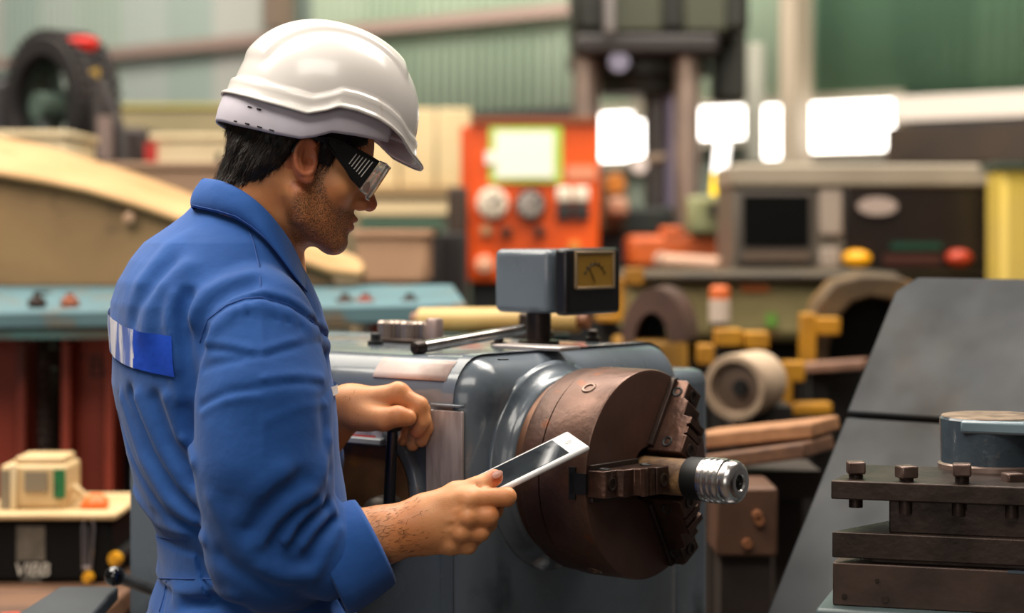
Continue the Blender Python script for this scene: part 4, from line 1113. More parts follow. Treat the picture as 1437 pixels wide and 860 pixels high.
# =================================================================== THE HALL
wallf_m = mat('pale_green_sheet', 'a9b8a4', .6, col2='8fa590', scale=1.2)
floor_m = mat('oily_concrete', '4a3f36', .6, col2='2f2823', scale=2.0, bump=.2, bscale=14)
b = MB(); b.box((0, 6, -.06), (26, 22, .12)); tag(b.build('floor', floor_m, smooth=False), kind='structure')
# back wall runs parallel to the lathe's axis
WN = Vector((.629, .777, 0)); WD_ = Vector((.777, -.629, 0)); DW = 8.3
wall = thing('wall_back', None, None, tuple(WN * DW), math.radians(-39), kind='structure')
def on_wall(px, py, off=0.0):
    d = Vector(((px - 718.5) / FPX, 1, -(py - HOR) / FPX)); t = (DW - off) / d.dot(WN); p = Vector((0, 0, CAM_H)) + d * t
    return (p - WN * DW).dot(WD_), p.z
sheet_cols = {}
def sheet_mat(k, c): return mat('wall_sheet_%s' % k, c, .55, col2=None, bump=.05)
u_l = on_wall(-620, 100)[0]; u_r = on_wall(1520, 100)[0]
def corr(u0, u1, z0, z1, pitch=.065, depth=.008):
    b = MB(); n = max(4, int((u1 - u0) / pitch * 6)); lo, hi = [], []
    for i in range(n + 1):
        u = u0 + (u1 - u0) * i / n; v = depth * math.sin(2 * PI * u / pitch); lo.append(Vector((u, v, z0))); hi.append(Vector((u, v, z1)))
    b.grid([lo, hi]); return b
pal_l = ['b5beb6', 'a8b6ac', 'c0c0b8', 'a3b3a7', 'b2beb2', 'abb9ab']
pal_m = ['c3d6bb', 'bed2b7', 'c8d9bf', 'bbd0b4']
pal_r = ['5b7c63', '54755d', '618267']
zlow_m = on_wall(600, 160)[1]; zlow_r = on_wall(1300, 138)[1]
u = u_l; k = 0
uc1 = on_wall(400, 100)[0]; uc2 = on_wall(1085, 100)[0]; zt_ = 4.9
while u < u_r:
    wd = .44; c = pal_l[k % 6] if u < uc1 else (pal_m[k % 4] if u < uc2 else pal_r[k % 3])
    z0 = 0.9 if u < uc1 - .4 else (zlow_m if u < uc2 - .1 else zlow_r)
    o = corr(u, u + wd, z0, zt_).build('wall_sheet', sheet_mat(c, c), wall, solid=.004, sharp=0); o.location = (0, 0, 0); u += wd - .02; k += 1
# girts and columns
girt_m = mat('pinkish_girt', 'a98f84', .6)
g_a = on_wall(150, 76, .1); g_b = on_wall(806, 12, .1)
b = MB(); b.bar((u_l, -.1, g_a[1] + (g_b[1] - g_a[1]) * (u_l - g_a[0]) / (g_b[0] - g_a[0])), (g_b[0], -.1, g_b[1]), .06, .065); b.build('girt', girt_m, wall)
b = MB(); z = on_wall(1300, 152, .15)[1]; b.box(((on_wall(1262, 150, .15)[0] + u_r) / 2, -.15, z), (u_r - on_wall(1262, 150, .15)[0], .12, .11)); b.build('girt', mat('pale_girt', 'd2c4b8', .6), wall)
for px, wpx, c in ((391, 24, '7d6a5c'), (1117, 20, 'a3937f')):
    u = on_wall(px, 100, .25)[0]; b = MB(); b.box((u, -.25, 2.5 if px > 600 else 3.8), (wpx / 235, .16, 5 if px > 600 else 2.2)); b.build('steel_column', mat('column_%d' % px, c, .6), wall, bevel=.01)
# lower wall and the openings with daylight in them
low_m = mat('tan_lower_wall', '8c7a5f', .7, col2='6f6049', scale=2)
zs = on_wall(880, 232)[1]
b = MB(); b.box(((u_l + u_r) / 2, .12, zs / 2 - .05), (u_r - u_l, .12, zs - .1)); b.build('lower_wall', low_m, wall)
day_m = mat('daylight_pane', 'ffffff', .5, emit='fff6ec', estr=4.5)
def pane(i, x0, y0, x1, y1):
    a = on_wall(x0, y1); c = on_wall(x1, y0); a2 = on_wall(x0, y0)
    w_ = thing('window_%d' % i, None, None, tuple(WN * DW), math.radians(-39), kind='structure')
    uu0, uu1, z0, z1 = a[0], c[0], a[1], a2[1]
    b = MB(); b.box(((uu0 + uu1) / 2, .02, (z0 + z1) / 2), (uu1 - uu0, .02, z1 - z0)); b.build('pane', day_m, w_)
    b = MB(); t = .04
    for q in ((uu0 - t / 2, (z0 + z1) / 2, t, z1 - z0 + 2 * t), (uu1 + t / 2, (z0 + z1) / 2, t, z1 - z0 + 2 * t)): b.box((q[0], -.01, q[1]), (q[2], .08, q[3]))
    for zz_ in (z0 - t / 2, z1 + t / 2): b.box(((uu0 + uu1) / 2, -.01, zz_), (uu1 - uu0, .08, t))
    b.build('window_frame', mat('window_frame_paint', '8b8272', .6), w_)
pane(1, 842, 160, 912, 226); pane(2, 978, 152, 1052, 196); pane(3, 1071, 149, 1107, 223); pane(4, 1122, 146, 1262, 214)
pane(5, 905, 134, 925, 158)
# dull infill round the openings, and the dark deck over the cabinets at right
b = MB(); a = on_wall(800, 232); c = on_wall(1135, 128); b.box(((a[0] + c[0]) / 2, .08, (a[1] + c[1]) / 2), (c[0] - a[0], .05, c[1] - a[1] + .6)); b.build('infill_panel', mat('grey_infill', '6d7567', .7, col2='565c50', scale=3), wall)
a = on_wall(1266, 232, .3); c = on_wall(1600, 168, .3)
b = MB(); b.box(((a[0] + c[0]) / 2, -.3, (a[1] + c[1]) / 2), (c[0] - a[0], .3, c[1] - a[1])); b.build('dark_beam', mat('dark_brown_beam', '3a2a1c', .7, col2='2a1e14', scale=3), wall)

def text_mesh(nm, body, size, ext, m, parent, pos, shear=0.0, space=1.0):
    cu = bpy.data.curves.new(nm, 'FONT'); cu.body = body; cu.size = size; cu.extrude = ext; cu.shear = shear; cu.align_x = 'CENTER'; cu.space_character = space
    tmp = bpy.data.objects.new(nm + '_tmp', cu); C.objects.link(tmp); bpy.context.view_layer.update()
    me = bpy.data.meshes.new_from_object(tmp.evaluated_get(bpy.context.evaluated_depsgraph_get())); bpy.data.objects.remove(tmp)
    o = bpy.data.objects.new(nm, me); C.objects.link(o); o.parent = parent; me.materials.clear(); me.materials.append(m)
    o.matrix_local = RM[parent].inverted() @ Matrix.Translation(pos) @ Matrix.Rotation(PI / 2, 4, 'X'); RM[o] = RM[parent]; return o
def pbox(px0, py0, px1, py1, Y, depth, b=None):
    b = b or MB(); p0, p1 = W(px0, py1, Y), W(px1, py0, Y)
    return b.box(((p0.x + p1.x) / 2, Y + depth / 2, (p0.z + p1.z) / 2), (p1.x - p0.x, depth, p1.z - p0.z))
def pdisc(px, py, rpx, Y, th, m, name, parent, n=28, prof=None):
    c = W(px, py, Y); r = rpx / FPX * Y; b = MB()
    b.lathe(prof(r, th) if prof else [(0, r), (th * .8, r), (th, r * .92), (th, 0)], c, (0, -1, 0), n); return b.build(name, m, parent, world=True, sharp=35)
def at(px, py, Y): return tuple(W(px, py, Y))
def FY(Y): return HOR + CAM_H * FPX / Y        # the row where the floor lies at depth Y
def ground(px, Y): p = W(px, HOR, Y); return (p.x, Y, 0)

# ---------------------------------------------------------------- left: bench, charger, frame, plates
tan_m = mat('rusty_tan_steel', '93744c', .65, col2='73583a', scale=3.2, col3='3f2f1f', scale3=5, lo3=.54, hi3=.66, bump=.2, bscale=30)
tanlit_m = mat('pale_ochre_steel', 'c09a6b', .7, col2='a98455', scale=3, col3='a37d50', scale3=9, lo3=.6, hi3=.74)  # paler copy of the tan steel: light on the flange put into the colour
turq_m = mat('turquoise_paint', '56767d', .65, col2='48656c', scale=4, col3='6d5f4c', scale3=8, lo3=.54, hi3=.66)
redm = mat('red_oxide_steel', 'a23c24', .55, col2='7a2b18', scale=4, col3='3a160d', scale3=7, lo3=.58, hi3=.7, stretch=(1, 1, .25))
wood_m = mat('worn_wood', '6b4a33', .65, col2='4c3424', scale=5, stretch=(1, 6, 6))
cream_m = mat('cream_plastic', 'd1b485', .5, col2='b9986a', scale=6)
creamw_m = mat('pale_cream_paint', 'e2cda6', .6, col2='cdb488', scale=3)

bench = thing('workbench', 'worn wooden bench at lower left carrying a black battery charger', 'bench', ground(60, 3.9))
zb = W(0, 832, 3.5).z
x0, x1 = W(-160, 0, 3.6).x, W(190, 0, 3.6).x
for k in range(5):
    b = MB(); b.box(((x0 + x1) / 2, 3.22 + .2 * k, zb - .02), (x1 - x0, .194, .04)); b.build('plank', wood_m, bench, world=True, bevel=.005)
b = MB(); b.box(((x0 + x1) / 2, 3.14, zb - .09), (x1 - x0 - .04, .03, .10)); b.build('front_rail', wood_m, bench, world=True)
for xx in (x0 + .06, x1 - .06):
    for yy in (3.2, 4.0): b = MB(); b.box((xx, yy, zb / 2 - .02), (.07, .07, zb - .04)); b.build('leg', wood_m, bench, world=True)
tray = thing('steel_tray', 'grey steel sheet lying in front of the bench at lower left', 'tray', (-.60, 2.70, 0))
zt2 = W(0, 862, 2.70).z
b = MB(); b.prism([(-.665, 2.55), (-.555, 2.55), (-.565, 2.86), (-.650, 2.86)], (0, 0, zt2 - .01), (1, 0, 0), (0, 1, 0), (0, 0, .02)); b.build('tray_top', mat('grey_steel_sheet', '3f4449', .5, metal=.2, col2='33373a', scale=5), tray, world=True, bevel=.004)
for xx in (-.63, -.585): b = MB(); b.box((xx, 2.70, zt2 / 2 - .005), (.03, .04, zt2 - .01)); b.build('leg', mat('grey_leg_paint', '3f4448', .5), tray, world=True)

ch = thing('battery_charger', 'black battery charger with a grey label, on the bench', 'charger', (W(70, 0, 3.6).x, 3.6, zb))
b = MB(); p0, p1 = W(-40, 830, 3.6), W(157, 728, 3.6); b.box(((p0.x + p1.x) / 2, 3.6 + .14, (zb + p1.z) / 2), (p1.x - p0.x, .28, p1.z - zb)); b.build('case', mat('black_enamel', '080707', .6, spec=.2), ch, world=True, bevel=.01)
b = MB(); pbox(23, 738, 63, 787, 3.598, .004, b); b.build('rating_plate', mat('dull_grey_plate', '6d6456', .5, col2='554e44', scale=30), ch, world=True)
# the white lettering, not legible beyond its shapes
text_mesh('lettering', 'VIBB', .034, .0006, mat('white_print', 'cfc6b8', .5), ch, W(44, 808, 3.596), .2, .95)
b = MB(); pbox(30, 812, 58, 815.5, 3.597, .003, b); b.build('small_print_bar', mat('grey_print', '6f675d', .5), ch, world=True)
dip = thing('open_end_spanner', 'slim chrome spanner hanging on the black charger front', 'spanner', at(123, 815, 3.58))
b = MB()
q = lambda x, y: W(x, y, 3.585)
b.tube([q(117, 800), q(116, 740), q(119, 728), q(124, 725), q(130, 729), q(132, 740), q(127, 800)], .0028, 8); b.tube([q(117, 796), q(127, 796)], .003, 8); b.build('wire_bow', mat('dull_chrome', 'a6a2a6', .3, metal=.9), dip, world=True)
b = MB(); b.tube([q(122, 738), q(122, 800)], .0022, 8); b.build('shank', MATS['dull_chrome'], dip, world=True)
yk = mat('yellow_plastic', 'd99a17', .4)
for i, (x, y, r, lab) in enumerate(((125, 809, 8, 'small yellow ball below the hanging spanner on the charger'), (163, 783, 10, 'yellow ball on a stem behind the black ball lever'))):
    kb = thing('yellow_ball', lab, 'ball', at(x, y, 3.55 + i * .1), 0, 'yellow balls by the charger')
    pdisc(x, y, r, 3.59 + i * .02, .016, yk, 'cap_body', kb); pdisc(x, y, r * .5, 3.575 + i * .02, .006, yk, 'cap_boss', kb)
    if i == 1:
        b = MB(); p = W(x, y, 3.62); b.cyl((p.x, p.y, p.z), (p.x, p.y + .2, p.z), .012, n=12); b.cyl((p.x, p.y + .16, p.z), (p.x, p.y + .16, zb), .012, n=12); b.build('cap_stem', blk_m, kb, world=True)
slabt = thing('cream_tray', 'cream tray lid lying on top of the black charger', 'tray', at(70, 722, 3.6))
ztop = W(0, 728, 3.6).z
b = MB(); p0, p1 = W(-40, 0, 3.6), W(166, 0, 3.6); b.box(((p0.x + p1.x) / 2, 3.73, ztop + .006), (p1.x - p0.x, .30, .012)); b.build('tray_plate', cream_m, slabt, world=True, bevel=.004)
jb = thing('cream_switch_box', 'cream plastic box with a window and a green label, on the charger', 'box', (W(45, 0, 3.66).x, 3.66, ztop + .012))
zj = W(0, 652, 3.64).z
b = MB(); p0, p1 = W(0, 0, 3.64), W(94, 0, 3.64); b.box(((p0.x + p1.x) / 2, 3.70, (ztop + .012 + zj) / 2), (p1.x - p0.x, .12, zj - ztop - .012)); b.build('box_body', cream_m, jb, world=True, bevel=.008)
b = MB(); b.box(((p0.x + p1.x) / 2 + .008, 3.70, zj + .006), ((p1.x - p0.x) * .74, .10, .014)); b.build('box_lid', cream_m, jb, world=True, bevel=.005)
b = MB(); pbox(34, 662, 66, 690, 3.636, .006, b); b.build('window', mat('greyish_window', '8a7d69', .2), jb, world=True)
b = MB(); pbox(0, 660, 13, 715, 3.636, .006, b); b.build('side_window', MATS['greyish_window'], jb, world=True)
b = MB(); pbox(75, 659, 91, 699, 3.634, .006, b); gl_ = b.build('green_label', mat('green_label', '1d6b3a', .5, col2='14492a', scale=40), jb, world=True)
b = MB(); pbox(14, 652, 22, 716, 3.632, .01, b); b.build('box_rib', creamw_m, jb, world=True, bevel=.002)
fz = thing('orange_plug', 'small orange plug beside the cream box', 'plug', (W(134, 0, 3.66).x, 3.66, ztop + .012))
b = MB(); p = W(135, 700, 3.66); b.lathe([(0, .022), (.012, .024), (.02, .018), (.026, .010)], (p.x, 3.66, ztop + .012), (0, 0, 1), 18); b.build('plug_body', mat('orange_plastic', 'd0641c', .5), fz, world=True)
b = MB(); b.box((p.x, 3.645, ztop + .018), (.046, .02, .010)); b.build('plug_foot', MATS['orange_plastic'], fz, world=True)
fz = thing('cream_bracket', 'bent cream bracket between the cream box and the orange plug', 'bracket', (W(108, 0, 3.66).x, 3.66, ztop + .012))
b = MB(); p = W(108, 0, 3.66); b.tube([(p.x - .02, 3.66, ztop + .015), (p.x - .018, 3.66, ztop + .04), (p.x - .004, 3.66, ztop + .05), (p.x + .012, 3.66, ztop + .036), (p.x + .018, 3.66, ztop + .015)], .007, 10); b.build('bracket_loop', cream_m, fz, world=True)
b = MB(); b.box((p.x, 3.66, ztop + .014), (.06, .03, .005)); b.build('bracket_foot', cream_m, fz, world=True)
rs = thing('red_scrap', 'small red scrap lying on the bench front edge', 'scrap', (W(16, 0, 3.3).x, 3.3, zb))
b = MB(); p = W(15, 0, 3.28); b.box((p.x, 3.28, zb + .003), (.03, .02, .006), Matrix.Rotation(.4, 3, 'Z')); b.box((p.x + .012, 3.27, zb + .005), (.012, .012, .004)); b.build('scrap', mat('red_scrap', 'b8402a', .5), rs, world=True)

fr = thing('machine_table', 'turquoise topped machine table standing on red oxide steel channels', 'machine table', ground(200, 4.4))
# table top: a thick plate tilted slightly to the front
fz0, bz0 = W(0, 440, 4.2).z, W(0, 399, 4.65).z
xl = W(-120, 0, 4.2).x; xr = W(655, 0, 4.2).x; xr2 = W(636, 0, 4.65).x
b = MB(); b.add([(xl, 4.2, fz0), (xr, 4.2, fz0 + .022), (xr2, 4.65, bz0), (xl - .1, 4.65, bz0), (xl, 4.2, fz0 - .036), (xr, 4.2, fz0 - .02), (xr2, 4.65, bz0 - .05), (xl - .1, 4.65, bz0 - .05)],
      [(0, 1, 2, 3), (4, 7, 6, 5), (0, 4, 5, 1), (1, 5, 6, 2), (2, 6, 7, 3), (3, 7, 4, 0)]); b.build('table_plate', turq_m, fr, world=True, bevel=.006)
b = MB(); b.bar((xl, 4.225, fz0 - .045), (xr - .25, 4.225, fz0 - .040), .03, .02); b.build('edge_channel', mat('teal_dark_paint', '3f6f70', .5, col2='50412f', scale=5), fr, world=True)
def channel(px0, px1, py0):
    Y = 4.35; b = MB(); a, c = W(px0, 0, Y), W(px1, 0, Y); zt3 = fz0 - .02; fl_ = .02
    b.box(((a.x + c.x) / 2, Y + .09, zt3 / 2), (c.x - a.x, .012, zt3)); b.box((a.x + fl_ / 2, Y + .05, zt3 / 2), (fl_, .11, zt3)); b.box((c.x - fl_ / 2, Y + .05, zt3 / 2), (fl_, .11, zt3)); return b.build('steel_channel', redm, fr, world=True, bevel=.003)
channel(-75, 36, 465); channel(86, 160, 460)
text_mesh('stencil_letters', 'TB', .072, .0008, mat('faded_black_paint', '2c0f09', .6), fr, W(121, 529, 4.431), 0, 1.1)
channel(330, 420, 470); channel(520, 610, 470)
spr = thing('coil_spring', 'black coil spring column between the red steel channels', 'spring', ground(58, 4.5))
b = MB(); zc0, zc1 = W(0, 645, 4.5).z, W(0, 508, 4.5).z; p = W(59, 0, 4.5); pts = []
for i in range(12 * 15 + 1):
    a = i / 12 * 2 * PI; pts.append((p.x + .027 * math.cos(a), 4.5 + .027 * math.sin(a), zc0 - .10 + (zc1 - zc0 + .1) * i / 180))
b.tube(pts, .0072, 7); b.build('coil', mat('dark_spring_steel', '6a5c56', .4, metal=.6), spr, world=True, sharp=0)
b = MB(); b.lathe([(0, .034), (.03, .034), (.035, .02), (.16, .018)], (p.x, 4.5, zc1), (0, 0, 1), 20); b.build('spring_cap', mat('dark_cap_steel', '3a2f2a', .5, metal=.4), spr, world=True)
b = MB(); b.cyl((p.x, 4.5, 0), (p.x, 4.5, zc0), .024, n=16); b.build('spring_post', blk_m, spr, world=True)
for x in (43, 66):
    b = MB(); pbox(x - 8, 468, x + 6, 500, 4.66, .02, b); b.build('bracket_tab', mat('pale_tab', '9aa39b', .5), fr, world=True)
b = MB(); pbox(-120, 448, 420, FY(4.75), 4.75, .03, b); b.build('back_sheet', mat('soot_black_sheet', '120d0b', .7), fr, world=True)  # plain near-black sheet closing the back behind the channels
# bolts and bits on the table plate
for (x, y, c, lab) in ((52, 437, '3a2c26', 'dark nut on the turquoise plate at left'), (98, 430, '9c5a40', 'rusty red nut on the turquoise plate beside the man'), (484, 424, '4a3a34', 'dark nut on the turquoise plate right of the chin'), (513, 415, '8f4a3c', 'red brown nut on the turquoise plate below the chin'), (575, 418, '3f3a38', 'dark nut near the pointed end of the turquoise plate')):
    nb = thing('hex_nut', lab, 'nut', at(x, y + 6, 4.3), 0, 'nuts on the turquoise plate'); p = W(x, y + 5, 4.28); m_ = mat('nut_' + c, c, .5, metal=.4)
    t = (4.28 - 4.2) / .45; zz_ = fz0 + (bz0 - fz0) * t
    b = MB(); b.lathe([(0, .020), (.016, .020), (.020, .015)], (p.x, 4.28, zz_ + .002), (0, 0, 1), 6); b.build('nut_body', m_, nb, world=True)
    b = MB(); b.cyl((p.x, 4.28, zz_ + .015), (p.x, 4.28, zz_ + .032), .009, n=10); b.build('stud', m_, nb, world=True)

# big bent plate on the table
pl = thing('bent_steel_plate', 'long rusty tan plate with a bright sloping flange behind the man', 'steel plate', at(120, 400, 4.62))
Yp = 4.62
face = [(-160, 400), (470, 400), (462, 384), (420, 368), (330, 338), (255, 312), (120, 268), (0, 246), (-160, 222)]
q = [W(x, y, Yp) for x, y in face]
b = MB(); b.add([tuple(v) for v in q] + [(v.x, Yp + .03, v.z) for v in q], [tuple(range(len(q)))[::-1], tuple(range(len(q), 2 * len(q)))] + [(i, (i + 1) % len(q), len(q) + (i + 1) % len(q), len(q) + i) for i in range(len(q))]); b.build('web_plate', tan_m, pl, world=True)
lo_e = [(-160, 224), (0, 247), (60, 257), (120, 269), (190, 290), (255, 312), (330, 338), (400, 361), (462, 383), (505, 388), (511, 380)]
hi_e = [(-160, 172), (0, 194), (60, 207), (120, 224), (190, 246), (255, 270), (330, 300), (400, 322), (462, 348), (497, 362), (511, 379)]
rows = [[W(x, y, Yp - .03) for x, y in lo_e], [W(x, y, Yp - .02) + Vector((0, .0, .012)) for x, y in lo_e], [W(x, y, Yp + .36) for x, y in hi_e], [W(x, y, Yp + .40) - Vector((0, 0, .02)) for x, y in hi_e]]
b = MB(); b.grid(rows); b.build('sloping_flange', tanlit_m, pl, world=True, sharp=0, solid=.012)
b = MB(); c = W(182, 306, Yp - .012); b.lathe([(0, .016), (.008, .016), (.012, .010), (.012, 0)], c, (0, -1, 0), 6); b.build('rivet', mat('pinkish_rivet', 'b08a6c', .5), pl, world=True)

# stock behind: boxes, wheel
def crate(name, lab, cat, px0, py0, px1, py1, Y, dep, m, trim=None, grp=None, leg=False):
    t = thing(name, lab, cat, at((px0 + px1) / 2, py1, Y), 0, grp)
    b = MB(); pbox(px0, py0, px1, py1, Y, dep, b); b.build('box_body', m, t, world=True, bevel=.012)
    b = MB(); a, c = W(px0, py0, Y), W(px1, py0, Y); b.box(((a.x + c.x) / 2, Y + dep / 2, a.z + .008), (c.x - a.x + .02, dep + .02, .02)); b.build('box_lid', trim or m, t, world=True, bevel=.004)
    if leg:
        z = W(0, py1, Y).z; b = MB(); b.box(((a.x + c.x) / 2, Y + dep / 2, z / 2), ((c.x - a.x) * .9, dep * .9, z)); b.build('box_stand', mat('dark_stand', '2e2620', .7), t, world=True)
    return t
crate('cream_crate', 'pale cream crate at the left edge in front of the big wheel', 'crate', -60, 192, 92, 236, 5.6, .4, creamw_m, leg=True)
tt = crate('cream_cabinet', 'pale cream cabinet with a red end behind the man', 'cabinet', 214, 196, 318, 262, 6.4, .4, creamw_m, leg=True)
b = MB(); pbox(203, 200, 219, 240, 6.38, .42, b); b.build('red_end', mat('red_end_paint', 'b3261c', .5), tt, world=True)
b = MB(); pbox(304, 214, 312, 232, 6.39, .02, b); b.build('latch', blk_m, tt, world=True)
crate('grey_brown_crate', 'dull brown crate under the cream cabinet behind his shoulder', 'crate', 120, 236, 330, 300, 6.02, .1, mat('dull_pink_brown', '9a7b62', .7), leg=True)
crate('olive_bin', 'dull olive tan bin under the green wall left of the helmet', 'bin', 150, 152, 330, 206, 8.2, .5, mat('olive_tan', '857757', .7, col2='6c6546', scale=2), mat('yellowish_lid', '96893f', .6), leg=True)
mc_ = thing('dark_machine', 'dark machine housing at the far left edge beside the big wheel', 'machine', ground(0, 7.2))
b = MB(); pbox(-60, 112, 40, 330, 7.2, .5, b); b.build('housing', mat('dark_purple_grey', '2b2528', .6, col2='1c1719', scale=3), mc_, world=True, bevel=.02)
b = MB(); pbox(-55, 96, 30, 116, 7.25, .4, b); b.build('housing_top', mat('dark_green_top', '26332a', .6), mc_, world=True, bevel=.02)
b = MB(); a = W(0, 330, 7.2); b.box((a.x - .05, 7.45, a.z / 2), (.5, .5, a.z)); b.build('stand', blk_m, mc_, world=True)
wh = thing('large_tyre', 'large dark treaded tyre standing at upper left with a red cup on it', 'tyre', ground(85, 6.6))
wc = W(84, 150, 6.6); ax_ = Vector((-.70, -.71, 0)).normalized(); R1 = .245; tw = .155
tyre_m = mat('dusty_rubber', '1d1817', .75, col2='2b2220', scale=8)
b = MB(); b.lathe([(-tw / 2, R1 * .70), (-tw / 2, R1 * .92), (-tw / 2 + .02, R1 * .98), (tw / 2 - .02, R1 * .98), (tw / 2, R1 * .92), (tw / 2, R1 * .70), (tw / 2 - .01, R1 * .66), (-tw / 2 + .01, R1 * .66)], wc, ax_, 56, close=True); ty = b.build('tyre_body', tyre_m, wh, world=True, sharp=40)
e1 = Vector((0, 0, 1)); e2 = ax_.cross(e1)
for k in range(40):
    a = 2 * PI * k / 40; d = e1 * math.cos(a) + e2 * math.sin(a); tdir = ax_.cross(d)
    for s in (-1, 1):
        b = MB(); b.box(wc + d * R1 + ax_ * s * tw * .25 + tdir * s * .005, (.018, tw * .42, .022), Matrix((d, ax_, tdir)).transposed()); b.build('tread_block', tyre_m, ty, world=True, smooth=False)
b = MB(); b.lathe([(-.03, R1 * .67), (-.03, R1 * .58), (.03, R1 * .58), (.03, R1 * .67)], wc, ax_, 40, close=True); b.build('rim', mat('dark_green_rim', '2f3a33', .5), wh, world=True)
b = MB(); b.cyl(wc - ax_ * .02, wc + ax_ * .09, .045, n=18); b.build('hub', mat('grey_green_hub', '56665c', .5), wh, world=True)
for k in range(5):
    a = 2 * PI * k / 5 + .3; d = e1 * math.cos(a) + e2 * math.sin(a); b = MB(); b.bar(wc + d * .03, wc + d * R1 * .6, .04, .02, up=tuple(ax_)); b.build('spoke', MATS['dark_green_rim'], wh, world=True)
b = MB(); z = wc.z - R1 * .9; b.box((wc.x, 6.6, z / 2), (.26, .3, z)); b.build('tyre_stand', blk_m, wh, world=True)
rc = thing('red_cup', 'bright red cup sitting on top of the large tyre', 'cup', at(116, 78, 6.5))
b = MB(); p = W(116, 80, 6.5); b.lathe([(0, .020), (.02, .045), (.05, .055), (.06, .05), (.066, .02)], p, (0, 0, 1), 20); b.build('cap_cup', mat('bright_red', 'd8241c', .45), rc, world=True)
b = MB(); b.cyl(p + Vector((0, 0, -.05)), p + Vector((0, 0, .01)), .014, n=10); b.build('cap_stem', MATS['bright_red'], rc, world=True)
yp = thing('yellow_tag', 'small yellow tag on the rim right of the large tyre', 'tag', at(131, 120, 6.4))
b = MB(); pbox(125, 96, 139, 118, 6.42, .01, b); b.build('tag_plate', mat('dull_yellow', 'a8852c', .6), yp, world=True, bevel=.003)
b = MB(); pbox(130, 90, 133, 97, 6.42, .006, b); b.build('tag_tie', blk_m, yp, world=True)
gd = thing('tripod_stand', 'dark slanting steel stand right of the large tyre', 'stand', ground(150, 6.3))
b = MB(); b.tube([W(140, 110, 6.3), W(170, 190, 6.3), W(176, 330, 6.3)], .02, 8); b.tube([W(140, 110, 6.3), W(138, 210, 6.3), (W(138, 0, 6.3).x, 6.3, 0)], .022, 8); b.tube([W(176, 330, 6.3), (W(176, 0, 6.3).x, 6.3, 0)], .02, 8); b.build('stand_leg', mat('dark_grey_stand', '3a3433', .6), gd, world=True)
b = MB(); pbox(136, 162, 156, 224, 6.25, .1, b); b.build('stand_box', mat('greyish_pink_box', '7d6a63', .6), gd, world=True)
ml_ = thing('motor_unit', 'dark low motor with an orange cap beside the big tyre', 'motor', ground(180, 7.2))
b = MB(); pbox(155, 178, 205, 236, 7.2, .3, b); b.build('motor_body', mat('dark_brown_motor', '2d211c', .6), ml_, world=True, bevel=.02)
pdisc(166, 218, 11, 7.18, .03, mat('amber_cap', 'c07a2a', .5), 'motor_cap', ml_)
b = MB(); z = W(0, 236, 7.2).z; a = W(180, 0, 7.2); b.box((a.x, 7.35, z / 2), (.12, .25, z)); b.build('motor_stand', blk_m, ml_, world=True)

# ---------------------------------------------------------------- centre: panels, control cabinet, press
cp = thing('cream_partition', 'tall pale cream partition behind the helmet peak', 'partition', ground(590, 8.6))
for k, (a, c) in enumerate(((505, 560), (561, 612), (613, 662))):
    b = MB(); pbox(a, 152, c - 1, 262, 8.6, .05, b); b.build('panel', mat('cream_panel', 'cbb488', .6, col2='bda377', scale=2), cp, world=True, bevel=.008)
b = MB(); pbox(505, 262, 662, 272, 8.55, .1, b); b.build('rail', mat('brown_rail', '9a7d55', .6), cp, world=True)
b = MB(); pbox(505, 272, 662, 300, 8.58, .06, b); b.build('lower_panel', mat('pale_tan_panel', 'd4bb90', .6), cp, world=True)
b = MB(); z = W(0, 300, 8.6).z; a, c = W(505, 0, 8.6), W(662, 0, 8.6); b.box(((a.x + c.x) / 2, 8.62, z / 2), (c.x - a.x, .05, z)); b.build('base_panel', mat('dull_green_base', '4f5a48', .7, col2='3a3f32', scale=3), cp, world=True)
crate('pinkish_chest', 'pinkish tan chest behind the man\'s chin', 'chest', 500, 332, 598, 398, 5.4, .4, mat('pinkish_tan', 'b48d6e', .6, col2='a27b5d', scale=3), leg=True)
gb_ = thing('green_beam', 'dull green beam lying behind the pinkish chest', 'beam', at(560, 330, 6.0))
b = MB(); pbox(505, 308, 618, 318, 6.0, .12, b); b.build('flange', mat('dull_green_beam', '4e6a55', .6), gb_, world=True); b = MB(); pbox(505, 318, 618, 331, 6.04, .04, b); b.build('web', MATS['dull_green_beam'], gb_, world=True)
b = MB(); z = W(0, 331, 6.0).z; p = W(570, 0, 6.0); b.box((p.x, 6.06, z / 2), (.2, .1, z)); b.build('beam_prop', mat('dark_brown_post', '1d1512', .7), gb_, world=True)
dp = thing('dark_post', 'thick near black post left of the orange control cabinet', 'post', ground(628, 6.2))
b = MB(); pbox(601, 326, 654, FY(6.2), 6.2, .3, b); b.build('post_body', MATS['dark_brown_post'], dp, world=True, bevel=.01); b = MB(); pbox(628, 262, 655, 328, 6.3, .2, b); b.build('post_top', mat('brown_post_top', '3d2c20', .7), dp, world=True, bevel=.01)

org_m = mat('orange_enamel', 'e2560f', .38, col2='d64c0c', scale=3)
cc = thing('control_cabinet', 'orange control cabinet with round gauges and a white notice', 'cabinet', ground(745, 7.0), 0)
YC = 7.0
b = MB(); pbox(660, 170, 841, 396, YC, .35, b); b.build('cabinet_body', org_m, cc, world=True, bevel=.012)
b = MB(); pbox(646, 176, 662, 396, YC - .01, .36, b); b.build('cabinet_side_door', mat('orange_side', 'c9480c', .45), cc, world=True, bevel=.01)
b = MB(); pbox(660, 164, 842, 172, YC - .02, .38, b); b.build('cabinet_cap', mat('brown_orange_cap', '8a4a26', .5), cc, world=True)
b = MB(); pbox(660, 396, 841, FY(YC + .05), YC + .05, .3, b); b.build('cabinet_foot', blk_m, cc, world=True)
b = MB(); pbox(795, 232, 836, 252, YC - .012, .012, b); b.build('maker_plate', mat('orange_pale_plate', 'd98a66', .5), cc, world=True)
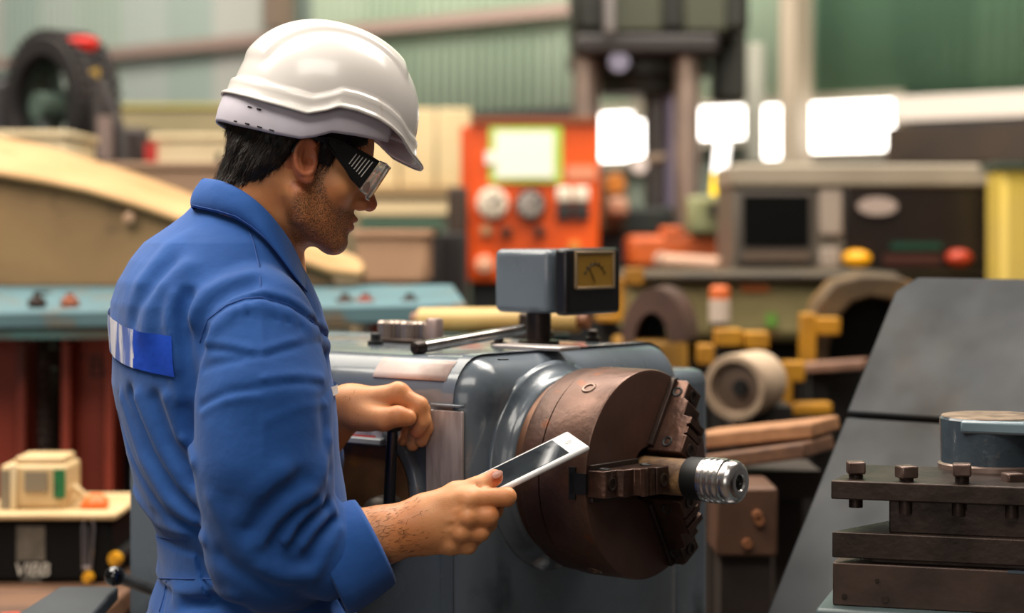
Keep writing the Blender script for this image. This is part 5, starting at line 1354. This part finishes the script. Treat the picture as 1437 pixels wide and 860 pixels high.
gw = mat('gauge_white', 'e4d3bd', .4); gk = mat('gauge_dark', '2a2422', .4)
def gauge(px, py, r, ring_m, face_m_):
    g = pdisc(px, py, r, YC, .045, ring_m, 'gauge', cc); pdisc(px, py, r * .78, YC - .046, .004, face_m_, 'gauge_face', g)
    b = MB(); c = W(px, py, YC - .052); s = r / FPX * YC
    b.bar(c + Vector((-s * .1, 0, -s * .1)), c + Vector((s * .45, 0, s * .4)), .012, .008, up=(0, 1, 0)); b.lathe([(0, s * .16), (.008, s * .12), (.008, 0)], c, (0, -1, 0), 12)
    for k in range(8):
        a = PI * 2 * k / 8; b.bar(c + Vector((math.cos(a) * s * .58, 0, math.sin(a) * s * .58)), c + Vector((math.cos(a) * s * .70, 0, math.sin(a) * s * .70)), .010, .004, up=(0, 1, 0))
    b.build('gauge_needle', gk, g, world=True)
gauge(691, 285, 22, gw, gw); gauge(744, 287, 22, gk, mat('gauge_grey', 'a89c92', .4))
for x in (792, 816):
    b = MB(); pbox(x - 11, 262, x + 11, 284, YC - .03, .03, b); mtr = b.build('panel_meter', gw, cc, world=True, bevel=.01); b = MB(); pbox(x - 11, 286, x + 11, 308, YC - .025, .025, b); b.build('meter_base', gk, mtr, world=True, bevel=.006)
for (x, y, m_) in ((682, 324, 'a9855f'), (710, 325, '3a2a20'), (757, 325, '3a2a20'), (806, 346, 'd09040'), (680, 370, 'e8b090')):
    s_ = pdisc(x, y, 8 if y < 360 else 12, YC, .04, mat('button_' + m_, m_, .4), 'push_button', cc); pdisc(x, y, 4, YC - .04, .015, mat('button_top_' + m_, m_, .35), 'button_top', s_)
nt_ = thing('paper_notice', 'white notice in a yellow green frame on the orange cabinet', 'notice', at(735, 256, YC - .02))
b = MB(); pbox(686, 178, 789, 256, YC - .016, .012, b); b.build('notice_frame', mat('lime_green_card', 'a3c948', .5, col2='b9c766', scale=9), nt_, world=True)
b = MB(); pbox(695, 184, 777, 249, YC - .020, .006, b); b.build('sheet', mat('white_paper', 'efe9dc', .6), nt_, world=True)
b = MB(); pbox(681, 212, 697, 230, YC - .024, .006, b); b.build('side_tab', MATS['white_paper'], nt_, world=True)

# hydraulic press
pr = thing('hydraulic_press', 'tall dark hydraulic press with bright steel columns behind the orange cabinet', 'press', ground(930, 7.8))
pd = mat('dark_olive_iron', '2a2a22', .5, col2='1b1a16', scale=2, metal=.2); colm = mat('worn_steel_column', 'a58f80', .35, metal=.6, col2='87766c', scale=3); YP = 7.8
b = MB(); pbox(806, -60, 1052, 46, YP - .1, .8, b); b.build('crown', pd, pr, world=True, bevel=.03)
b = MB(); pbox(806, 46, 1010, 76, YP - .16, .9, b); b.build('crown_flange', mat('dark_brown_flange', '231b18', .5), pr, world=True, bevel=.02)
b = MB(); pbox(852, -50, 930, 44, YP - .14, .06, b); b.build('crown_cover', mat('olive_cover', '3c3d2c', .5), pr, world=True, bevel=.01)
b = MB(); pbox(960, -50, 1020, 44, YP - .13, .05, b); b.build('crown_cover', MATS['olive_cover'], pr, world=True, bevel=.01)
b = MB(); pbox(848, -50, 864, 46, YP - .22, .05, b); b.build('oil_pipe', mat('grey_pipe', '7d7672', .4, metal=.4), pr, world=True, bevel=.01)
b = MB(); c0 = W(905, 76, YP + .2); c1 = W(905, 134, YP + .2); b.lathe([(0, .26), (.09, .26), (.10, .20), (c0.z - c1.z, .19)], c0, (0, 0, -1), 36); b.build('ram', pd, pr, world=True, sharp=40)
def column(px, py0, py1, r, Y, m=colm):
    a, c = W(px, py0, Y), W(px, py1, Y); b = MB(); b.cyl((a.x, Y, c.z), (a.x, Y, a.z), r, n=24); b.build('press_column', m, pr, world=True, sharp=30)
column(823, 70, 420, .055, YP); column(964, 70, 420, .052, YP - .05); column(923, 132, 320, .055, YP + .15, mat('dull_grey_column', '57514f', .4, metal=.5)); column(944, 132, 320, .03, YP + .1, mat('lilac_grey_column', '9a90a8', .35, metal=.5))
b = MB(); pbox(842, 290, 1000, 334, YP, .6, b); b.build('bolster', mat('black_green_bolster', '1d1f18', .6), pr, world=True, bevel=.02)
b = MB(); pbox(806, 334, 1010, FY(YP - .05), YP - .05, .8, b); b.build('press_bed', mat('dark_olive_bed', '37301f', .6, col2='241d14', scale=2), pr, world=True, bevel=.02)
pdisc(868, 88, 15, YP - .1, .05, mat('lilac_steel', '8f8a9c', .3, metal=.6), 'bolt_boss', pr); pdisc(896, 233, 12, YP - .2, .06, mat('pale_valve', 'c9bdb6', .35), 'valve', pr)
b = MB(); a = W(884, 230, YP - .2); c = W(930, 222, YP - .1); b.tube([a, c], .022, 10); b.build('valve_pipe', mat('brown_valve_pipe', '6d5a4a', .5), pr, world=True)
b = MB(); pbox(1003, -40, 1048, 142, YP + .25, .2, b); b.build('side_frame', mat('dark_side_frame', '2b2b22', .6), pr, world=True, bevel=.02)
ps = thing('press_table', 'orange painted block at the foot of the hydraulic press', 'block', ground(950, 6.9))
b = MB(); pbox(884, 330, 1022, 376, 6.9, .4, b); b.build('block_body', mat('orange_block', 'c95a1a', .5, col2='a5481a', scale=3), ps, world=True, bevel=.02); b = MB(); pbox(930, 318, 960, 336, 6.9, .2, b); b.build('block_lug', MATS['orange_block'], ps, world=True, bevel=.01)
b = MB(); z = W(0, 376, 6.9).z; a = W(953, 0, 6.9); b.box((a.x, 7.1, z / 2), (.3, .35, z)); b.build('block_stand', blk_m, ps, world=True)
sb = thing('steel_bar', 'pale worn bar lying in front of the orange block', 'bar', at(975, 372, 6.3))
b = MB(); b.tube([W(930, 366, 6.4), W(1012, 371, 6.25)], .024, 10); b.build('bar_body', mat('pinkish_bar', 'c39a80', .5), sb, world=True); b = MB(); b.tube([W(926, 365.8, 6.41), W(934, 366.2, 6.39)], .03, 10); b.build('bar_end', mat('pinkish_bar_end', 'a98470', .5), sb, world=True)
yb = thing('signal_lamp', 'glowing white and yellow tube lamp beside the hydraulic press', 'lamp', at(1010, 275, 6.8))
b = MB(); b.tube([W(1015, 196, 6.8), W(1010, 243, 6.8)], .026, 14); b.build('white_tube', mat('white_glow', 'ffffff', .4, emit='fff4ec', estr=1.6), yb, world=True, sharp=40); b = MB(); b.tube([W(1010, 243, 6.8), W(1006, 274, 6.8)], [.026, .022], 14); b.build('yellow_end', mat('yellow_glow', 'ffd91a', .4, emit='ffcf10', estr=1.0), yb, world=True, sharp=40)
vb = thing('valve_block', 'pale green valve block under the yellow lamp', 'valve', at(1000, 330, 6.8))
b = MB(); pbox(967, 274, 1026, 329.5, 6.85, .2, b); b.build('valve_body', mat('pale_green_block', '8a8b62', .6, col2='6e6f4e', scale=6), vb, world=True, bevel=.02); pdisc(1003, 294, 10, 6.85, .04, blk_m, 'valve_port', vb); pdisc(1018, 318, 8, 6.85, .03, gk, 'valve_port', vb)
gp = thing('grey_post', 'slim grey post between the bright windows right of the press', 'post', ground(1062, 8.9))
b = MB(); pbox(1050, 60, 1072, 230, 8.9, .1, b); b.build('post_shaft', mat('greenish_grey_post', '9b988a', .6), gp, world=True, bevel=.01); b = MB(); pbox(1044, 225, 1078, FY(8.9), 8.9, .12, b); b.build('post_base', mat('greenish_grey_post_base', '6f6a5c', .6), gp, world=True)
# far machine parts between cabinet and press
jm = thing('pump_unit', 'rusty brown pump behind the right side of the orange cabinet', 'pump', ground(868, 7.45))
b = MB(); pbox(846, 240, 880, 330, 7.45, .3, b); b.build('pump_body', mat('dark_rust_brown', '3a2a1d', .6, col2='7a5230', scale=5), jm, world=True, bevel=.03); b = MB(); pbox(852, 276, 882, 304, 7.36, .1, b); b.build('pump_flange', mat('pinkish_flange', 'b08468', .5), jm, world=True, bevel=.02); pdisc(862, 258, 14, 7.43, .05, MATS['amber_cap'], 'pump_cap', jm)
b = MB(); z = W(0, 330, 7.45).z; a = W(864, 0, 7.45); b.box((a.x, 7.6, z / 2), (.14, .2, z)); b.build('pump_stand', blk_m, jm, world=True)

# ---------------------------------------------------------------- right: electrical cabinets, yellow post, scrap
sc_m = mat('grey_beige_cabinet', '71675a', .5, col2='62594c', scale=2)
ec = thing('switch_cabinet', 'wide grey beige switch cabinet with a dark screen and dark panel window', 'cabinet', ground(1215, 6.2))
YE = 6.2
b = MB(); pbox(1028, 232, 1402, 388, YE, .5, b); b.build('cabinet_body', sc_m, ec, world=True, bevel=.012)
b = MB(); pbox(1026, 230, 1404, 262, YE - .03, .5, b); b.build('cabinet_hood', mat('pale_beige_hood', 'a39581', .5, col2='8f826f', scale=2), ec, world=True, bevel=.01)
b = MB(); pbox(1034, 266, 1144, 372, YE - .02, .03, b); sf = b.build('screen_frame', mat('grey_frame', '544c44', .5), ec, world=True, bevel=.01)
b = MB(); pbox(1043, 274, 1136, 346, YE - .028, .01, b); b.build('screen', mat('dark_screen', '0d0c0b', .12), sf, world=True)
b = MB(); pbox(1043, 352, 1136, 366, YE - .028, .01, b); b.build('screen_shelf', mat('brown_shelf', '5c4a3c', .6), sf, world=True)
b = MB(); pbox(1150, 266, 1182, 330, YE - .02, .03, b); b.build('pale_panel', mat('pale_pinkish_panel', 'a08f81', .5), ec, world=True, bevel=.006); b = MB(); pbox(1150, 348, 1178, 376, YE - .02, .03, b); b.build('pale_panel', MATS['pale_pinkish_panel'], ec, world=True, bevel=.006)
b = MB(); pbox(1186, 262, 1400, 378, YE - .02, .03, b); df = b.build('panel_window', mat('dark_window', '1c1512', .3, col2='271d18', scale=2), ec, world=True, bevel=.006)
c = W(1231, 289, YE - .03); b = MB(); s = 28 / FPX * YE
vs = [c + Vector((s * math.cos(2 * PI * k / 24), 0, s * .45 * math.sin(2 * PI * k / 24))) for k in range(24)]; b.add(vs + [v + Vector((0, -.006, 0)) for v in vs], [tuple(range(24)), tuple(range(24, 48))[::-1]] + [(i, (i + 1) % 24, 24 + (i + 1) % 24, 24 + i) for i in range(24)]); b.build('maker_oval', mat('pale_oval', 'ab978c', .5), df, world=True)
def oval_lamp(px, py, rx, ry, m, nm):
    c = W(px, py, YE - .02); b = MB(); a = rx / FPX * YE; d = ry / FPX * YE; rows = []
    for (k, y) in ((1, 0), (1, .03), (.75, .045), (.3, .052)): rows.append([c + Vector((a * k * math.cos(2 * PI * i / 20), -y, d * k * math.sin(2 * PI * i / 20))) for i in range(20)])
    b.grid(rows, closed=True); b.f.append(tuple(60 + i for i in range(20))); b.build(nm, m, ec, world=True, sharp=0)
oval_lamp(1201, 362, 19, 11, mat('amber_button', 'e8a010', .35, emit='e89a08', estr=.25), 'amber_button'); oval_lamp(1344, 362, 18, 12, mat('red_button', 'b53a1c', .4), 'red_button')
b = MB(); pbox(1250, 340, 1322, 350, YE - .03, .02, b); b.build('green_strip', mat('dark_green_strip', '0d3a28', .5), ec, world=True); b = MB(); pbox(1240, 356, 1320, 372, YE - .03, .02, b); b.build('brown_strip', mat('dark_red_strip', '3f1a0e', .5), ec, world=True)
b = MB(); pbox(1028, 388, 1402, FY(YE + .05), YE + .05, .4, b); b.build('cabinet_plinth', mat('dark_plinth', '241d15', .7), ec, world=True)
yo = thing('yellow_post', 'pale yellow post at the right edge of the picture', 'post', ground(1420, 5.9))
b = MB(); pbox(1405, 232, 1480, FY(5.9), 5.9, .2, b); b.build('post_shaft', mat('pale_yellow_paint', 'c9ab58', .55, col2='d9ba4a', scale=2), yo, world=True, bevel=.02); b = MB(); pbox(1401, 226, 1484, 236, 5.88, .24, b); b.build('post_cap', mat('dark_post_cap', '3f4a3c', .6), yo, world=True)

crd = thing('cream_roller', 'pale yellow roller lying behind the headstock top', 'roller', at(690, 460, 3.7))
b = MB(); b.cyl(W(590, 450, 3.75), W(812, 449, 3.65), .024, n=24); b.build('roller_body', mat('pale_yellow_roller', 'c9a867', .5, col2='b89355', scale=6), crd, world=True, sharp=40)
for qa, qb in ((W(580, 450, 3.755), W(600, 450, 3.745)), (W(806, 449, 3.652), W(826, 449, 3.642))): b = MB(); b.cyl(qa, qb, .016, n=18); b.build('journal', mat('brown_journal', '7a4a2c', .5), crd, world=True)
for px in (640, 780):
    p = W(px, 460, 3.7); b = MB(); b.box((p.x, 3.7, (p.z - .01) / 2), (.05, .05, p.z - .01)); b.build('roller_stand', mat('teal_stand', '3f5453', .6), crd, world=True)

olive_m = mat('olive_green_paint', '94875a', .6, col2='7a6d45', scale=4, col3='8a4f22', scale3=7, lo3=.6, hi3=.74)
hp = thing('olive_housing', 'long olive green machine housing below the switch cabinet', 'machine', ground(1040, 5.2))
b = MB(); pbox(880, 392, 1260, 480, 5.2, .5, b); b.build('housing_body', olive_m, hp, world=True, bevel=.03)
b = MB(); pbox(870, 382, 1262, 396, 5.16, .56, b); b.build('housing_cap', mat('dark_olive_cap', '3c3226', .6, col2='57462f', scale=5), hp, world=True, bevel=.01)
b = MB(); pbox(880, 480, 1300, FY(5.3), 5.3, .4, b); b.build('housing_base', mat('black_brown_base', '17110c', .8), hp, world=True)
b = MB(); pbox(1040, 398, 1080, 410, 5.19, .02, b); b.build('orange_mark', mat('orange_mark', 'b5642c', .6), hp, world=True)
b = MB(); pbox(1075, 440, 1090, 458, 5.19, .02, b); b.build('green_mark', mat('green_mark', '6a9a3a', .6), hp, world=True)
bc = thing('orange_capped_can', 'small pale can with an orange cap on the olive housing', 'can', at(1010, 452, 5.05))
p0_ = W(1010, 452, 5.05); b = MB(); b.lathe([(0, .027), (.055, .027), (.06, .02)], p0_, (0, 0, 1), 20); b.build('can_body', mat('pinkish_white_can', 'c9b5a4', .5), bc, world=True); b = MB(); b.lathe([(.058, .026), (.085, .026), (.092, .018)], p0_, (0, 0, 1), 20); b.build('can_cap', mat('orange_cap', 'd66a34', .5), bc, world=True)
b = MB(); b.cyl((p0_.x, 5.05, 0), p0_, .02, n=12); b.build('can_stand', MATS['black_brown_base'], bc, world=True)
ar = thing('cast_arch', 'brown cast iron arch behind the meter box', 'casting', ground(918, 4.6))
b = MB(); Ya = 4.6; o_, i_ = [], []
for k in range(17):
    a = PI * k / 16; o_.append((918 - 46 * math.cos(a), 478 - 74 * math.sin(a))); i_.append((914 - 24 * math.cos(a), 480 - 42 * math.sin(a)))
poly = o_ + i_[::-1]; n = len(poly); q = [W(x, y, Ya) for x, y in poly]
fs = [(i, i + 1, n - 2 - i, n - 1 - i) for i in range(16)]
b.add(q + [v + Vector((.05, .25, 0)) for v in q], fs + [tuple(n + j for j in f[::-1]) for f in fs] + [(i, (i + 1) % n, n + (i + 1) % n, n + i) for i in range(n)]); b.build('arch_body', mat('brown_cast', '5d4238', .6, col2='46312a', scale=7), ar, world=True, sharp=50)
b = MB(); pbox(866, 478, 966, FY(Ya), Ya, .25, b); b.build('arch_base', mat('yellow_brown_base', '9a6c16', .6, col2='5f4214', scale=4), ar, world=True, bevel=.01)
b = MB(); c = W(914, 462, Ya + .2); b.box(c, (.07, .02, .08)); b.build('arch_back', blk_m, ar, world=True)
br = mat('yellow_bracket_paint', 'b87f12', .55, col2='94620c', scale=6)
for (nm, lab, cat, parts, Y) in (
    ('yellow_bracket', 'yellow bracket behind the meter dial', 'bracket', [(836, 442, 874, 452), (862, 390, 876, 446), (878, 376, 904, 400)], 4.9),
    ('yellow_hoop', 'arched yellow guard above the pale steel drum', 'guard', [(1004, 462, 1042, 486), (1046, 466, 1080, 490), (980, 484, 1003, 512)], 4.45),
    ('yellow_stand', 'upright yellow stand right of the pale steel drum', 'stand', [(1100, 508, 1130, 536), (1090, 534, 1112, 592), (1112, 566, 1168, 582)], 4.42),
    ('ochre_strut', 'ochre strut in front of the olive housing at right', 'strut', [(1125, 440, 1146, 520), (1146, 446, 1180, 470)], 4.65)):
    t = thing(nm, lab, cat, ground((parts[0][0] + parts[0][2]) / 2, Y))
    for q in parts:
        b = MB(); pbox(*q, Y, .06, b); b.build('bracket_bar', br, t, world=True, bevel=.004, segs=2)
    q = parts[0]; b = MB(); p = W((q[0] + q[2]) / 2, q[3], Y); b.box((p.x, Y + .09, p.z / 2), (.04, .04, p.z)); b.build('bracket_post', MATS['black_brown_base'], t, world=True)
dr = thing('steel_drum', 'pale round steel drum end with a dark hollow, right of the chuck', 'drum', ground(1042, 4.2))
dcn = W(1030, 544, 4.15); da = Vector((-.50, -.86, -.05)).normalized(); s = 4.15 / FPX
b = MB(); b.lathe([(-.13, 44 * s), (-.004, 47 * s), (0, 46 * s), (0, 37 * s), (-.02, 34 * s), (-.022, 12 * s), (-.022, 0)], dcn, da, 44); b.build('drum_body', mat('pale_worn_drum', 'd2b79b', .45, metal=.2, col2='8f7763', scale=5), dr, world=True, sharp=35)
b = MB(); b.lathe([(-.021, 33 * s), (-.016, 33 * s), (-.014, 28 * s), (-.014, 0)], dcn, da, 36); b.build('drum_hollow', mat('brown_hollow', '5c4a3e', .55, metal=.3), dr, world=True); b = MB(); b.lathe([(-.013, 12 * s), (.004, 10 * s), (.004, 0)], dcn + Vector((.012, 0, .0)), da, 20); b.build('drum_shaft', blk_m, dr, world=True)
b = MB(); b.box((dcn.x + .07, 4.28, (dcn.z - .03) / 2), (.12, .16, dcn.z - .06)); b.build('drum_stand', MATS['black_brown_base'], dr, world=True)
# timber and blocks right of the lathe
for i, (a, c, lab) in enumerate(((W(985, 616, 3.55), W(1160, 598, 3.45), 'pale sawn plank, upper of the two right of the chuck'), (W(985, 648, 3.5), W(1150, 626, 3.4), 'brown sawn plank, lower of the two right of the chuck'))):
    t = thing('timber_plank', lab, 'plank', tuple((a + c) / 2), 0, 'sawn planks right of the chuck')
    b = MB(); b.bar(a, c, .16, .026); b.build('plank_body', mat('sawn_timber_%d' % i, ('a87750', '6d4a33')[i], .65, col2=('8d6040', '523626')[i], scale=9, stretch=(1, 6, 6)), t, world=True, bevel=.004)
    b = MB(); b.bar(a, a + (c - a) * .02, .158, .024); b.build('end_grain', mat('end_grain', '7d5a3e', .7), t, world=True)
st = thing('block_stand', 'low dark stand under the planks right of the lathe', 'stand', ground(1060, 3.6))
b = MB(); z = W(0, 664, 3.45).z; p = W(1066, 0, 3.6); b.box((p.x - .01, 3.62, z - .03), (.22, .18, .05)); b.build('stand_top', mat('dark_timber', '2c1f17', .7), st, world=True); 
for dx in (-.06, .06): b = MB(); b.box((p.x + dx, 3.68, z / 2 - .03), (.05, .05, z - .06)); b.build('leg', MATS['dark_timber'], st, world=True)
bk = thing('drilled_block', 'brown drilled steel block below the planks', 'block', at(1055, 790, 3.2))
b = MB(); p0_, p1_ = W(1005, 782, 3.2), W(1092, 684, 3.2); b.box(((p0_.x + p1_.x) / 2, 3.28, (p0_.z + p1_.z) / 2), (p1_.x - p0_.x, .16, p1_.z - p0_.z)); b.build('block_body', mat('brown_block', '6a4a38', .55, col2='4c3528', scale=7, metal=.3), bk, world=True, bevel=.006)
for (x, y) in ((1062, 722), (1065, 730), (1048, 762)): pdisc(x, y, 7, 3.2, .012, mat('orange_brown_bolt', '8a5636', .5), 'block_bolt', bk)
b = MB(); b.box(((p0_.x + p1_.x) / 2, 3.28, p0_.z / 2), (.08, .12, p0_.z)); b.build('block_prop', MATS['dark_timber'], bk, world=True)

# brown hood with a black mouth, left of the splash guard top
hd = thing('cast_hood', 'brown cast hood with a black hollow mouth, left of the splash guard top', 'hood', ground(1195, 4.72))
o_ = [(1128, 524), (1132, 470), (1146, 425), (1172, 396), (1210, 386), (1262, 388), (1290, 400), (1290, 524)]
i_ = [(1160, 524), (1164, 480), (1176, 446), (1196, 424), (1222, 416), (1252, 420), (1262, 434), (1262, 524)]
n = len(o_); q = [W(x, y, 4.72) for x, y in o_ + i_[::-1]]; m_ = 2 * n; b = MB()
b.add(q + [v + Vector((.03, .30, 0)) for v in q], [(i, i + 1, m_ - 2 - i, m_ - 1 - i) for i in range(n - 1)] + [tuple(m_ + j for j in (i, i + 1, m_ - 2 - i, m_ - 1 - i)[::-1]) for i in range(n - 1)] + [(i, (i + 1) % m_, m_ + (i + 1) % m_, m_ + i) for i in range(m_)])
b.build('hood_shell', mat('brown_olive_cast', '6b5233', .6, col2='4a3822', scale=6, col3='8a6128', scale3=9, lo3=.58, hi3=.7), hd, world=True, sharp=45, bevel=.006)
b = MB(); pbox(1150, 405, 1280, 524, 5.0, .02, b); b.build('hood_back', blk_m, hd, world=True)
b = MB(); pbox(1120, 524, 1296, FY(4.72), 4.92, .26, b); b.build('hood_base', MATS['black_brown_base'], hd, world=True)
lg = thing('pinkish_rail', 'pinkish worn steel rail below the mouth of the brown hood', 'rail', at(1170, 520, 4.58))
b = MB(); b.bar(W(1126, 516, 4.58), W(1216, 510, 4.53), .08, .022); b.build('rail_bar', mat('pinkish_rail_steel', '96705a', .5, col2='7a5847', scale=9), lg, world=True, bevel=.004)
b = MB(); p = W(1150, 520, 4.58); b.box((p.x, 4.60, p.z / 2), (.04, .05, p.z)); b.build('rail_leg', MATS['black_brown_base'], lg, world=True)
